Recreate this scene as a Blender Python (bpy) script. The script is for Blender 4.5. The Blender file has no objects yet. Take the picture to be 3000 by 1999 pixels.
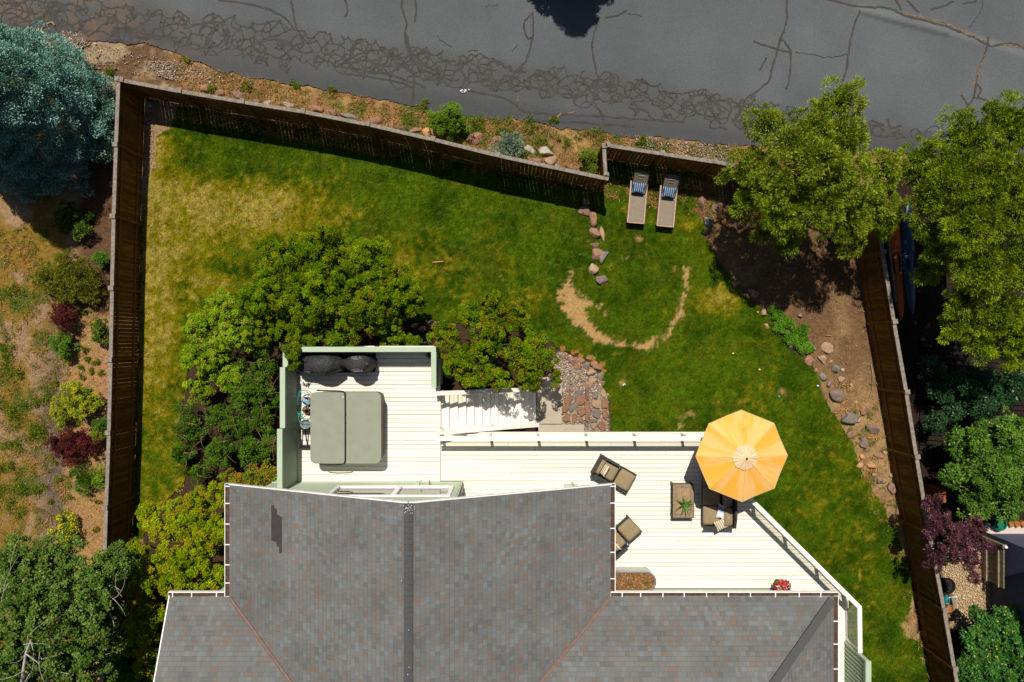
import bpy, bmesh, math
import numpy as np
from mathutils import Vector, Matrix, Euler

# ---------------------------------------------------------------- camera, sky, sun, exposure
S = bpy.context.scene
HC = 26.7                                   # height of the camera above the lawn, metres
FPX = 2000.0                                # focal length in pixels of the 3000 px wide photograph
cam_d = bpy.data.cameras.new('camera'); cam = bpy.data.objects.new('camera', cam_d)
S.collection.objects.link(cam); S.camera = cam
cam.location = (0, 0, HC); cam_d.sensor_width = 36.0; cam_d.lens = 24.0
cam_d.clip_start = 0.1; cam_d.clip_end = 2000
SUN_DIR = Vector((0.085, -0.51, -1.0)).normalized()
elev = math.asin(-SUN_DIR.z); azi = math.atan2(-SUN_DIR.x, -SUN_DIR.y)   # clockwise from +Y
W = bpy.data.worlds.new('World'); S.world = W; W.use_nodes = True
wn = W.node_tree.nodes; wl = W.node_tree.links; wn.clear()
sky = wn.new('ShaderNodeTexSky'); sky.sky_type = 'NISHITA'; sky.sun_disc = False
sky.sun_elevation = elev; sky.sun_rotation = azi
bg = wn.new('ShaderNodeBackground'); bg.inputs['Strength'].default_value = 0.05
wo = wn.new('ShaderNodeOutputWorld'); wl.new(sky.outputs[0], bg.inputs[0]); wl.new(bg.outputs[0], wo.inputs[0])
sd = bpy.data.lights.new('sun', 'SUN'); sd.energy = 5.0; sd.angle = math.radians(0.5); sd.color = (1.0, 0.93, 0.82)
sun = bpy.data.objects.new('sun', sd); S.collection.objects.link(sun)
sun.rotation_euler = SUN_DIR.to_track_quat('-Z', 'Y').to_euler(); sun.location = (-5, 20, 40)
S.view_settings.view_transform = 'Standard'; S.view_settings.look = 'None'
S.view_settings.exposure = 0.17; S.view_settings.gamma = 1.0
S.cycles.max_bounces = 6; S.cycles.transparent_max_bounces = 12

# ---------------------------------------------------------------- helpers
C = S.collection
R = np.random.default_rng(11)
def K(z=0.0): return (HC - z) / FPX
def P(px, py, z=0.0):
    k = K(z); return ((px - 1500.0) * k, (999.5 - py) * k)
def P3(px, py, z=0.0):
    x, y = P(px, py, z); return (x, y, z)
def PP(pts, z=0.0): return [P(a, b, z) for a, b in pts]
def lin(c):
    out = []
    for v in c:
        v = v / 255.0
        out.append(v / 12.92 if v <= 0.04045 else ((v + 0.055) / 1.055) ** 2.4)
    return tuple(out)
def A(r, g, b, f=0.8):                       # surface colour seen in the picture -> reflectance
    return tuple(min(0.9, x * f) for x in lin((r, g, b)))

_ng = {}
def _grad(seed):
    if seed not in _ng: _ng[seed] = np.random.default_rng(seed).random((256, 256))
    return _ng[seed]
def vnoise(x, y, s, seed=0):
    t = _grad(seed); x = np.asarray(x) / s; y = np.asarray(y) / s
    xi = np.floor(x).astype(int); yi = np.floor(y).astype(int); fx = x - xi; fy = y - yi
    fx = fx * fx * (3 - 2 * fx); fy = fy * fy * (3 - 2 * fy)
    g = lambda a, b: t[a & 255, b & 255]
    return (g(xi, yi) * (1 - fx) + g(xi + 1, yi) * fx) * (1 - fy) + (g(xi, yi + 1) * (1 - fx) + g(xi + 1, yi + 1) * fx) * fy
def fbm(x, y, s, seed=0, o=4):
    v = 0; a = 0.5; n = 0
    for i in range(o):
        v = v + a * vnoise(x, y, s, seed + i); n += a; a *= 0.55; s /= 2.1
    return v / n
def sstep(a, b, x): t = np.clip((x - a) / (b - a), 0, 1); return t * t * (3 - 2 * t)
def inpoly(x, y, poly):
    ins = np.zeros(np.shape(x), bool); n = len(poly)
    for i in range(n):
        x1, y1 = poly[i]; x2, y2 = poly[(i + 1) % n]
        c = ((y1 > y) != (y2 > y)); d = (y2 - y1) if abs(y2 - y1) > 1e-9 else 1e-9
        ins ^= c & (x < (x2 - x1) * (y - y1) / d + x1)
    return ins
def dline(x, y, pts, closed=False):
    d = np.full(np.shape(x), 1e9); n = len(pts)
    for i in range(n if closed else n - 1):
        x1, y1 = pts[i]; x2, y2 = pts[(i + 1) % n]; dx, dy = x2 - x1, y2 - y1; L = dx * dx + dy * dy + 1e-12
        t = np.clip(((x - x1) * dx + (y - y1) * dy) / L, 0, 1)
        d = np.minimum(d, np.hypot(x - x1 - t * dx, y - y1 - t * dy))
    return d
def sdist(x, y, poly):                       # signed, + inside
    d = dline(x, y, poly, True); return np.where(inpoly(x, y, poly), d, -d)

# ---- objects
def props(o, label=None, cat=None, group=None, kind=None):
    if label: o['label'] = label
    if cat: o['category'] = cat
    if group: o['group'] = group
    if kind: o['kind'] = kind
    return o
def thing(name, label, cat, loc=(0, 0, 0), rot=0.0, group=None):
    o = bpy.data.objects.new(name, None); C.objects.link(o); o.empty_display_size = 0.2
    o.location = loc; o.rotation_euler = (0, 0, rot)
    return props(o, label, cat, group)
def wloc(o):
    v = Vector((0, 0, 0))
    while o is not None: v += Vector(o.location); o = o.parent
    return v
class MB:
    def __init__(s): s.v = []; s.f = []; s.m = []; s.mi = 0
    def add(s, vs, fs):
        b = len(s.v); s.v += [tuple(v) for v in vs]; s.f += [tuple(b + i for i in f) for f in fs]; s.m += [s.mi] * len(fs); return s
    def box(s, c, d, rot=0.0, tilt=None):
        hx, hy, hz = d[0] / 2, d[1] / 2, d[2] / 2
        M = Matrix.Rotation(rot, 3, 'Z')
        if tilt is not None: M = M @ Euler(tilt).to_matrix()
        vs = [M @ Vector((x * hx, y * hy, z * hz)) + Vector(c) for z in (-1, 1) for x, y in ((-1, -1), (1, -1), (1, 1), (-1, 1))]
        return s.add(vs, [(0, 3, 2, 1), (4, 5, 6, 7), (0, 1, 5, 4), (1, 2, 6, 5), (2, 3, 7, 6), (3, 0, 4, 7)])
    def bar(s, a, b, w, h, up=(0, 0, 1)):      # square beam from a to b
        a = Vector(a); b = Vector(b); d = (b - a); L = d.length; d.normalize(); u = Vector(up)
        sx = d.cross(u)
        if sx.length < 1e-5: sx = d.cross(Vector((0, 1, 0)))
        sx.normalize(); uu = sx.cross(d).normalized()
        vs = [q + sx * (i * w / 2) + uu * (j * h / 2) for q in (a, b) for i, j in ((-1, -1), (1, -1), (1, 1), (-1, 1))]
        return s.add(vs, [(0, 1, 2, 3), (7, 6, 5, 4), (0, 4, 5, 1), (1, 5, 6, 2), (2, 6, 7, 3), (3, 7, 4, 0)])
    def prism(s, poly, z0, z1):
        n = len(poly); ar = sum(poly[i][0] * poly[(i + 1) % n][1] - poly[(i + 1) % n][0] * poly[i][1] for i in range(n))
        if ar < 0: poly = poly[::-1]
        zz = lambda z, i: z[i] if hasattr(z, '__len__') else z
        vs = [(p[0], p[1], zz(z0, i)) for i, p in enumerate(poly)] + [(p[0], p[1], zz(z1, i)) for i, p in enumerate(poly)]
        return s.add(vs, [tuple(range(n))[::-1], tuple(range(n, 2 * n))] + [(i, (i + 1) % n, n + (i + 1) % n, n + i) for i in range(n)])
    def tube(s, pts, r, seg=8, cap=True):
        pts = [Vector(p) for p in pts]; n = len(pts); rr = r if hasattr(r, '__len__') else [r] * n
        vs = []; fs = []; ref = Vector((0.13, 0.21, 0.97))
        for i, p in enumerate(pts):
            d = (pts[min(i + 1, n - 1)] - pts[max(i - 1, 0)])
            if d.length < 1e-9: d = Vector((0, 0, 1))
            d.normalize(); a = d.cross(ref)
            if a.length < 0.05: a = d.cross(Vector((1, 0, 0)))
            a.normalize(); b = d.cross(a)
            vs += [p + (a * math.cos(2 * math.pi * k / seg) + b * math.sin(2 * math.pi * k / seg)) * rr[i] for k in range(seg)]
        for i in range(n - 1):
            fs += [(i * seg + k, i * seg + (k + 1) % seg, (i + 1) * seg + (k + 1) % seg, (i + 1) * seg + k) for k in range(seg)]
        if cap: fs += [tuple(range(seg))[::-1], tuple((n - 1) * seg + k for k in range(seg))]
        return s.add(vs, fs)
    def lathe(s, prof, c=(0, 0, 0), seg=20, sx=1.0, sy=1.0, jag=0.0):
        vs = []; fs = []; n = len(prof)
        for r, z in prof:
            vs += [(c[0] + sx * r * math.cos(2 * math.pi * k / seg), c[1] + sy * r * math.sin(2 * math.pi * k / seg), c[2] + z) for k in range(seg)]
        for i in range(n - 1):
            fs += [(i * seg + k, i * seg + (k + 1) % seg, (i + 1) * seg + (k + 1) % seg, (i + 1) * seg + k) for k in range(seg)]
        fs += [tuple(range(seg))[::-1], tuple((n - 1) * seg + k for k in range(seg))]
        return s.add(vs, fs)
    def cushion(s, c, d, puff=0.35, rot=0.0, tilt=(0, 0, 0), n=8, pinch=0.0):   # soft box
        M = Matrix.Rotation(rot, 3, 'Z') @ Euler(tilt).to_matrix(); vs = []; fs = []
        for side in (1, -1):
            for i in range(n + 1):
                for j in range(n + 1):
                    u = -1 + 2 * i / n; v = -1 + 2 * j / n
                    e = (1 - abs(u) ** 4) * (1 - abs(v) ** 4); h = (1 - puff) * (1 if pinch == 0 else e ** 0.25) + puff * e ** 0.6
                    if max(abs(u), abs(v)) > 0.999: h = h * (0.0 if pinch else 0.6)
                    k = 1 - pinch * (1 - abs(u)) * (abs(v) ** 3); k2 = 1 - pinch * (1 - abs(v)) * (abs(u) ** 3)
                    rd = 0.05 * (abs(u) ** 8) * (abs(v) ** 8) if not pinch else 0
                    vs.append(M @ Vector((u * d[0] / 2 * (k2 - rd), v * d[1] / 2 * (k - rd), side * h * d[2] / 2)) + Vector(c))
        N = (n + 1) ** 2
        for i in range(n):
            for j in range(n):
                a = i * (n + 1) + j; q = (a, a + n + 1, a + n + 2, a + 1); fs.append(q); fs.append(tuple(N + t for t in q[::-1]))
        ring = [i * (n + 1) for i in range(n + 1)] + [n * (n + 1) + j for j in range(1, n + 1)] + [i * (n + 1) + n for i in range(n - 1, -1, -1)] + [j for j in range(n - 1, 0, -1)]
        m = len(ring)
        for i in range(m): a, b = ring[i], ring[(i + 1) % m]; fs.append((b, a, N + a, N + b))
        return s.add(vs, fs)
    def sphere(s, c, r, seg=12, rings=8, flat=1.0):
        return s.lathe([(max(0.002, r * math.sin(math.pi * i / rings)), -r * flat * math.cos(math.pi * i / rings)) for i in range(rings + 1)], c, seg)
    def build(s, name, mats, parent=None, world=True, smooth=False, bevel=0.0):
        off = wloc(parent) if (parent is not None and world) else Vector((0, 0, 0))
        me = bpy.data.meshes.new(name); V = np.array(s.v, float) - np.array(off)
        me.from_pydata(V.tolist(), [], s.f)
        mats = mats if isinstance(mats, (list, tuple)) else [mats]
        for m in mats: me.materials.append(m)
        if len(mats) > 1: me.polygons.foreach_set('material_index', s.m)
        if smooth: me.polygons.foreach_set('use_smooth', [True] * len(me.polygons))
        me.update()
        o = bpy.data.objects.new(name, me); C.objects.link(o)
        if parent is not None: o.parent = parent
        if bevel:
            b = o.modifiers.new('bevel', 'BEVEL'); b.width = bevel; b.segments = 2; b.limit_method = 'ANGLE'; b.angle_limit = math.radians(40)
        return o
def npmesh(name, V, F, mat, parent=None, col=None, smooth=False, loc=None):
    """big meshes straight from arrays; F is (n,3) or (n,4)"""
    off = np.array(wloc(parent)) if parent is not None else np.zeros(3)
    if loc is not None: off = off + np.array(loc)
    me = bpy.data.meshes.new(name); k = F.shape[1]
    me.vertices.add(len(V)); me.vertices.foreach_set('co', (V - off).astype(np.float32).ravel())
    me.loops.add(F.size); me.loops.foreach_set('vertex_index', F.astype(np.int32).ravel())
    me.polygons.add(len(F)); me.polygons.foreach_set('loop_start', np.arange(0, F.size, k, dtype=np.int32))
    if smooth: me.polygons.foreach_set('use_smooth', np.ones(len(F), bool))
    if mat: me.materials.append(mat)
    me.update(calc_edges=True)
    if col is not None:
        ca = me.color_attributes.new('Col', 'FLOAT_COLOR', 'POINT')
        c4 = np.ones((len(V), 4), np.float32); c4[:, :3] = col; ca.data.foreach_set('color', c4.ravel())
    o = bpy.data.objects.new(name, me); C.objects.link(o)
    if parent is not None: o.parent = parent
    if loc is not None: o.location = loc
    return o
def dup(root, loc, rot, label=None, group=None):
    r = root.copy(); C.objects.link(r); r.location = loc; r.rotation_euler = (0, 0, rot)
    if label: r['label'] = label
    if group: r['group'] = group
    for ch in list(root.children):
        c = ch.copy(); C.objects.link(c); c.parent = r
        for g in list(ch.children):
            d = g.copy(); C.objects.link(d); d.parent = c
    return r

# ---- materials
def newmat(name):
    m = bpy.data.materials.new(name); m.use_nodes = True; nt = m.node_tree
    return m, nt, nt.nodes, nt.links, nt.nodes['Principled BSDF']
def mth(nt, op, a, b=None, c=None):
    n = nt.nodes.new('ShaderNodeMath'); n.operation = op
    for i, v in enumerate((a, b, c)):
        if v is None: continue
        if isinstance(v, (int, float)): n.inputs[i].default_value = v
        else: nt.links.new(v, n.inputs[i])
    return n.outputs[0]
def mixc(nt, f, a, b, mode='MIX'):
    n = nt.nodes.new('ShaderNodeMix'); n.data_type = 'RGBA'; n.blend_type = mode
    for i, v in ((0, f), (6, a), (7, b)):
        if isinstance(v, (int, float)): n.inputs[i].default_value = v
        elif isinstance(v, tuple): n.inputs[i].default_value = (*v[:3], 1)
        else: nt.links.new(v, n.inputs[i])
    return n.outputs[2]
def noise(nt, scale, vec=None, detail=4, rough=0.55):
    n = nt.nodes.new('ShaderNodeTexNoise'); n.inputs['Scale'].default_value = scale; n.inputs['Detail'].default_value = detail
    n.inputs['Roughness'].default_value = rough
    if vec is not None: nt.links.new(vec, n.inputs['Vector'])
    return n.outputs['Fac']
def ramp(nt, v, lo, hi, a=0.0, b=1.0):
    n = nt.nodes.new('ShaderNodeMapRange'); nt.links.new(v, n.inputs[0])
    for i, x in zip((1, 2, 3, 4), (lo, hi, a, b)): n.inputs[i].default_value = x
    return n.outputs[0]
def objvec(nt, stretch=(1, 1, 1), out='Object', rot=(0, 0, 0)):
    t = nt.nodes.new('ShaderNodeTexCoord'); mp = nt.nodes.new('ShaderNodeMapping'); nt.links.new(t.outputs[out], mp.inputs[0])
    mp.inputs['Scale'].default_value = stretch; mp.inputs['Rotation'].default_value = rot; return mp.outputs[0]
def bump(nt, bs, h, strength=0.3, dist=0.02):
    b = nt.nodes.new('ShaderNodeBump'); b.inputs['Strength'].default_value = strength; b.inputs['Distance'].default_value = dist
    nt.links.new(h, b.inputs['Height']); nt.links.new(b.outputs[0], bs.inputs['Normal'])
def M(name, c1, c2=None, rough=0.7, s=8.0, stretch=(1, 1, 1), bmp=0.2, metal=0.0, s2=60.0, amt=0.35, rot=(0, 0, 0), dist=0.01):
    m, nt, nd, lk, bs = newmat(name)
    c2 = c2 or tuple(x * 0.7 for x in c1); v = objvec(nt, stretch, rot=rot)
    f = ramp(nt, noise(nt, s, v), 0.35, 0.65); g = noise(nt, s2, v, 3)
    col = mixc(nt, f, c1, c2); k = ramp(nt, g, 0.25, 0.75, 1 - amt, 1 + amt * 0.6)
    col = mixc(nt, 1.0, col, k, 'MULTIPLY'); lk.new(col, bs.inputs['Base Color'])
    bs.inputs['Roughness'].default_value = rough; bs.inputs['Metallic'].default_value = metal
    bs.inputs['Specular IOR Level'].default_value = 0.5 if rough < 0.45 or metal else 0.15
    if bmp: bump(nt, bs, g, bmp, dist)
    return m
def MC(name, rough=0.7, amt=0.5, s=18.0, s2=90.0, bmp=0.4, transl=0.0, spec=0.3, dist=0.02):
    """colour from the Col attribute, broken up by noise"""
    m, nt, nd, lk, bs = newmat(name); at = nd.new('ShaderNodeAttribute'); at.attribute_name = 'Col'
    v = objvec(nt); g = noise(nt, s, v, 5, 0.65)
    col = at.outputs['Color']
    if amt:
        h = noise(nt, s2, v, 3, 0.7)
        k = mth(nt, 'MULTIPLY', ramp(nt, g, 0.25, 0.75, 1 - amt * 0.7, 1 + amt * 0.7), ramp(nt, h, 0.25, 0.75, 1 - amt, 1 + amt))
        col = mixc(nt, 1.0, col, k, 'MULTIPLY')
        if bmp: bump(nt, bs, mth(nt, 'ADD', g, mth(nt, 'MULTIPLY', h, 0.5)), bmp, dist)
    lk.new(col, bs.inputs['Base Color']); bs.inputs['Roughness'].default_value = rough
    bs.inputs['Specular IOR Level'].default_value = spec
    if transl:
        tr = nd.new('ShaderNodeBsdfTranslucent'); lk.new(col, tr.inputs[0]); mx = nd.new('ShaderNodeMixShader'); mx.inputs[0].default_value = transl
        lk.new(bs.outputs[0], mx.inputs[1]); lk.new(tr.outputs[0], mx.inputs[2]); lk.new(mx.outputs[0], nd['Material Output'].inputs[0])
    return m
def Mglass(name, tint=(0.86, 0.92, 0.88), refl=0.08, rough=0.02):
    m, nt, nd, lk, bs = newmat(name); t = nd.new('ShaderNodeBsdfTransparent'); t.inputs[0].default_value = (*tint, 1)
    g = nd.new('ShaderNodeBsdfGlossy'); g.inputs['Roughness'].default_value = rough
    fr = nd.new('ShaderNodeFresnel'); fr.inputs[0].default_value = 1.45; mx = nd.new('ShaderNodeMixShader')
    lk.new(mth(nt, 'MAXIMUM', fr.outputs[0], refl), mx.inputs[0]); lk.new(t.outputs[0], mx.inputs[1]); lk.new(g.outputs[0], mx.inputs[2])
    lk.new(mx.outputs[0], nd['Material Output'].inputs[0]); return m

m_leaf = MC('leaf', rough=0.9, amt=0.0, transl=0.15, spec=0.0)
m_gloss = MC('glossy_leaf', rough=0.35, amt=0.0, transl=0.08, spec=0.15)
m_needle = MC('needles', rough=0.7, amt=0.0, transl=0.08, spec=0.0)
m_grass = MC('grass_blades', rough=0.6, amt=0.0, transl=0.2, spec=0.0)
m_lawn = MC('lawn_soil', rough=0.95, amt=0.45, s=9, s2=55, bmp=0.6, spec=0.0, dist=0.04)
m_soil = MC('soil', rough=0.95, amt=0.55, s=7, s2=40, bmp=0.8, spec=0.03, dist=0.06)
m_asph = MC('asphalt', rough=0.95, amt=0.24, s=14, s2=75, bmp=0.5, spec=0.08, dist=0.01)
m_bark = M('bark', (0.10, 0.075, 0.055), (0.05, 0.035, 0.025), 0.9, 6, (6, 6, 1), 0.6)
m_pale_bark = M('pale_bark', (0.55, 0.52, 0.46), (0.30, 0.27, 0.22), 0.8, 8, (1, 1, 3), 0.3)
m_cream = M('cream_paint', (0.76, 0.725, 0.655), (0.73, 0.69, 0.62), 0.55, 1.3, (0.5, 6, 1), 0.08, s2=40, amt=0.05)
m_decking = M('deck_paint', (0.78, 0.735, 0.66), (0.70, 0.64, 0.56), 0.6, 1.6, (0.35, 5, 1), 0.1, s2=22, amt=0.07)
m_green = M('sage_paint', (0.38, 0.46, 0.34), (0.35, 0.43, 0.315), 0.6, 2, (1, 1, 1), 0.05, s2=50, amt=0.05)
m_siding = None
m_white = M('white_metal', (0.78, 0.78, 0.77), (0.70, 0.70, 0.69), 0.4, 5, bmp=0, amt=0.05)
m_greywood = M('weathered_wood', (0.27, 0.235, 0.195), (0.17, 0.14, 0.115), 0.85, 5, (2, 2, 2), 0.5, s2=38, amt=0.3)
m_black = M('black_plastic', (0.012, 0.012, 0.014), (0.02, 0.02, 0.022), 0.45, 8, bmp=0.05)
m_conc = M('concrete', (0.42, 0.36, 0.28), (0.36, 0.31, 0.245), 0.9, 2.2, bmp=0.3, s2=80, amt=0.12)
# ================================================================ the ground, lawn and street
LAWN = [(412,640),(425,560),(450,480),(458,400),(500,368),(520,312),(593,320),(1757,560),(1757,470),(2040,505),(2052,560),(2040,600),(2062,680),(2105,770),(2190,880),(2250,920),(2330,1030),(2372,1052),(2400,1120),(2430,1200),(2485,1290),(2535,1400),(2585,1490),(2630,1560),(2655,1640),(2676,1740),(2662,1800),(2664,1860),(2704,1890),(2728,1999),(2750,2150),(2460,2150),(2440,1790),(2180,1475),(2160,1272),(1786,1272),(1786,1180),(1768,1150),(1745,1100),(1752,1075),(1740,1055),(1690,1040),(1640,1022),(1600,990),(1480,960),(1240,935),(1150,950),(900,930),(700,1000),(560,1050),(520,1250),(560,1380),(480,1480),(420,1560),(384,1640),(386,1508),(397,1288),(405,966)]
STREET = [(-900,-1200),(-900,60),(-100,85),(60,100),(170,112),(300,120),(420,128),(500,150),(560,178),(640,205),(850,252),(1000,268),(1100,292),(1212,312),(1272,326),(1425,346),(1531,352),(1637,376),(1786,392),(2000,410),(2127,425),(2400,436),(2640,446),(3100,490),(3900,560),(3900,-1200)]
RBED = [(2052,560),(2040,600),(2062,680),(2105,770),(2190,880),(2250,920),(2330,1030),(2372,1052),(2400,1120),(2430,1200),(2485,1290),(2530,1420),(2580,1560),(2632,1700),(2660,1850),(2728,1999),(2760,1999),(2690,1700),(2600,1300),(2560,1000),(2530,720),(2560,560),(2300,470)]
ARC = [(1668,795),(1640,850),(1636,880),(1662,925),(1700,965),(1745,1000),(1800,1018),(1860,1024),(1905,1020),(1960,985),(2000,920),(2016,850),(2014,785),(2004,785),(2002,850),(1990,905),(1950,968),(1900,1006),(1850,1010),(1800,1000),(1755,965),(1722,935),(1715,905),(1740,895),(1772,920),(1768,900),(1730,880),(1700,868),(1690,850),(1672,830),(1684,800)]
wx = lambda px: (px - 1500) * K(); wy = lambda py: (999.5 - py) * K()
def grid(x0, x1, y0, y1, s, outer=True):
    xs = np.arange(x0, x1 + 1e-6, s); ys = np.arange(y0, y1 + 1e-6, s)
    if outer: xs = np.r_[-400, -120, -50, -28, xs, 28, 50, 120, 400]; ys = np.r_[-400, -120, -50, -25, ys, 25, 50, 120, 400]
    X, Y = np.meshgrid(xs, ys, indexing='xy'); ny, nx = X.shape
    i = np.arange(ny * nx).reshape(ny, nx); F = np.stack([i[:-1, :-1], i[:-1, 1:], i[1:, 1:], i[1:, :-1]], -1).reshape(-1, 4)
    return X.ravel(), Y.ravel(), F
def topx(X, Y): return 1500 + X / K(), 999.5 - Y / K()
def blob(px, py, cx, cy, rx, ry): return np.exp(-((px - cx) / rx) ** 2 - ((py - cy) / ry) ** 2)
def mixa(c, d, t):
    t = np.clip(t, 0, 1)[:, None]; return c * (1 - t) + np.array(d)[None, :] * t
def dryness(px, py):
    X, Y = wx(px), wy(py); n = fbm(X, Y, 1.6, 3); n2 = fbm(X, Y, 0.45, 9, 3)
    d = 0.85 * blob(px, py, 680, 590, 230, 75) + 0.60 * blob(px, py, 450, 1000, 105, 620) * (py > 400) + 0.3 * blob(px, py, 430, 560, 30, 90) + 0.6 * blob(px, py, 800, 660, 250, 90) + 0.55 * blob(px, py, 560, 800, 160, 200)
    d += 0.75 * blob(px, py, 2110, 880, 70, 45) + 0.45 * blob(px, py, 2215, 1150, 70, 70) + 0.5 * blob(px, py, 1870, 590, 60, 60) + 0.5 * blob(px, py, 1580, 870, 110, 55) + 0.3 * blob(px, py, 1270, 770, 220, 90)
    d += 0.22 * blob(px, py, 2500, 1500, 200, 400) + 0.5 * blob(px, py, 2030, 640, 50, 70) + 0.5 * blob(px, py, 450, 420, 50, 80)
    stripe = 0.5 + 0.5 * np.sin((py - px * 0.23) / 9.5)      # mower lines
    return np.clip(d * (0.55 + 0.9 * n) + (n - 0.5) * 0.42 + (n2 - 0.5) * 0.4 + 0.05 * stripe - .05, 0, 1.15)
def bare_mask(px, py):
    X, Y = wx(px), wy(py); j = (fbm(X, Y, 0.25, 21, 4) - 0.5) * 40
    b = sstep(-5, 5, sdist(px, py, ARC) - 2.0 + j * 0.8 + (fbm(X, Y, .1, 181, 2) - .5) * 22)
    for cx, cy, r in ((2000,1270,11),(2023,1212,9),(2005,1222,14),(1990,1255,12),(1822,1118,11),(1838,758,9),(1895,755,8),(1975,785,9),(2168,1185,8),(1867,700,12),(2665,1840,34),(2680,1800,18),(2290,1150,8),(1730,1055,14),(1765,1068,12),(1690,1035,10)):
        b = np.maximum(b, sstep(-4, 8, r * .7 - np.hypot(px - cx, py - cy) + j) * .8)
    return b
GREEN = np.array((0.029, 0.068, 0.003)); GREEN2 = np.array((0.066, 0.118, 0.004)); GOLD = np.array((0.215, 0.180, 0.005)); TAN = np.array((0.37, 0.285, 0.062))
def lawncol(px, py):
    X, Y = wx(px), wy(py); n = fbm(X, Y, 0.9, 31); d = dryness(px, py)
    c = GREEN + (GREEN2 - GREEN) * sstep(0.3, 0.7, n)[:, None]
    f = fbm(X, Y, 0.22, 131, 3); f2 = fbm(X, Y, 0.55, 141, 3); c = c * (0.72 + 0.56 * f)[:, None]
    c = mixa(c, (0.105, 0.125, 0.006), sstep(0.45, 0.66, f2) * 0.4)
    g = fbm(X, Y, 0.16, 171, 3); c = mixa(c, GOLD, sstep(0.12, 0.62, d + (f - .5) * .5 + (g - .5) * .7) * 0.85); c = mixa(c, TAN, sstep(0.55, 1.15, d + (f - .5) * 1.0 + (g - .5) * 1.3) * 0.8)
    w = (py - 0.225 * px + 14 * np.sin(px / 260)) / 43.0; ln = (np.abs((w % 1) - .5) < .055) & (py < 830 - .1 * (1500 - px)) & (px > 560) & (px < 1760)
    c = mixa(c, (0.105, 0.155, 0.015), ln * sstep(.40, .55, fbm(X, Y, .25, 161, 3)) * .6)
    return c * (0.55 + 0.90 * fbm(X, Y, 0.10, 151, 2))[:, None]
def groundcol(px, py):
    X, Y = wx(px), wy(py); n = fbm(X, Y, 1.3, 41); n2 = fbm(X, Y, 0.4, 51, 3); e = (n2 - 0.5) * 30
    c = np.tile(np.array((0.050, 0.030, 0.018)), (len(px), 1))
    left = (px < 420) & (py > 330); L = left.astype(float)
    c = mixa(c, (0.26, 0.165, 0.09), L)
    c = mixa(c, (0.19, 0.115, 0.022), L * sstep(0.44, 0.60, n) * (px < 190))                      # dry golden grass
    c = mixa(c, (0.07, 0.085, 0.012), L * sstep(0.56, 0.66, fbm(X, Y, 0.8, 61)) * (px < 210))
    c = mixa(c, (0.115, 0.085, 0.062), L * blob(px + e, py, 158, 1330, 42, 330) * 1.2)              # dark gravelly band
    c = mixa(c, (0.29, 0.165, 0.062), L * sstep(165, 215, px + e) * sstep(840, 900, py) * (1 - 0.25 * n))   # orange-brown dirt
    c = mixa(c, (0.10, 0.055, 0.03), L * sstep(215, 250, px + e) * (1 - sstep(880, 960, py + e)))  # shaded brown: the upper left shade mixed into the soil colour
    c = mixa(c, (0.30, 0.16, 0.08), L * sstep(285, 305, px + e) * sstep(900, 1000, py))
    # verge along the street
    V = (py < 330 + np.clip(px - 420, 0, 3000) * 0.17).astype(float) * (px < 2700)
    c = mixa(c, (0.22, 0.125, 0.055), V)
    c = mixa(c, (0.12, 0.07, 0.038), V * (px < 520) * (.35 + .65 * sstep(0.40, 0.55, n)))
    c = mixa(c, (0.27, 0.20, 0.125), V * sstep(0.52, 0.64, fbm(X, Y, 0.7, 71)) * (px < 620))
    c = mixa(c, (0.30, 0.19, 0.075), V * sstep(0.50, 0.6, fbm(X, Y, 0.9, 81)) * (px > 560))
    c = mixa(c, (0.09, 0.10, 0.02), V * sstep(0.56, 0.66, fbm(X, Y, 0.6, 91)) * (px > 900))
    # bed on the right
    B = sstep(-6, 6, sdist(px, py, RBED) + e * 0.5)
    c = mixa(c, (0.135, 0.078, 0.040), B); c = mixa(c, (0.29, 0.185, 0.085), B * np.maximum(sstep(1000, 1250, py), .5 * sstep(0.45, 0.7, n)) * (0.2 + 1.2 * n2))
    # soil by the corner of the fence
    q = ((px > 400) & (px < 520) & (py > 300) & (py < 660)).astype(float)
    c = mixa(c, (0.30, 0.205, 0.11), q * (0.6 + 0.5 * n))
    # neighbour's side, soil darkened to put the deep shade into its colour
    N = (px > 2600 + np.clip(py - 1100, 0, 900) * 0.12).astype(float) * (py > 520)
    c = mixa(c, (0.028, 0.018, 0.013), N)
    g = N * sstep(-4, 4, sdist(px, py, [(2755,1640),(2900,1580),(2905,1700),(2900,1800),(2790,1850),(2770,1760)]))
    c = mixa(c, (0.42, 0.30, 0.17), g)
    rk = sstep(-4, 4, sdist(px, py, [(1600,1060),(1640,1030),(1745,1090),(1780,1160),(1785,1272),(1600,1280),(1600,1130)]))
    c = mixa(c, (0.33, 0.26, 0.18), rk)
    ur = (px > 1756) & (px < 1800) & (py < 560) & (py > 430)
    return c
X, Y, F = grid(-21.5, 21.5, -15, 15, 0.1)
px, py = topx(X, Y); Z = (fbm(X, Y, 0.5, 5, 3) - 0.5) * 0.05
d_l = sdist(px, py, LAWN); d_s = sdist(px, py, STREET)
Z = Z * np.clip(1 - sstep(-20, 0, d_s), 0, 1) - 0.03; Z[(np.abs(X) > 22) | (np.abs(Y) > 16)] = -0.03
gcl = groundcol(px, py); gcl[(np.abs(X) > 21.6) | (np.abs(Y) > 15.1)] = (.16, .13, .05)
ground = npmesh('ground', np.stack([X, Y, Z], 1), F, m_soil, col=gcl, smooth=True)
props(ground, 'bare soil and gravel around the lawn and fences', 'ground', kind='structure')
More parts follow.
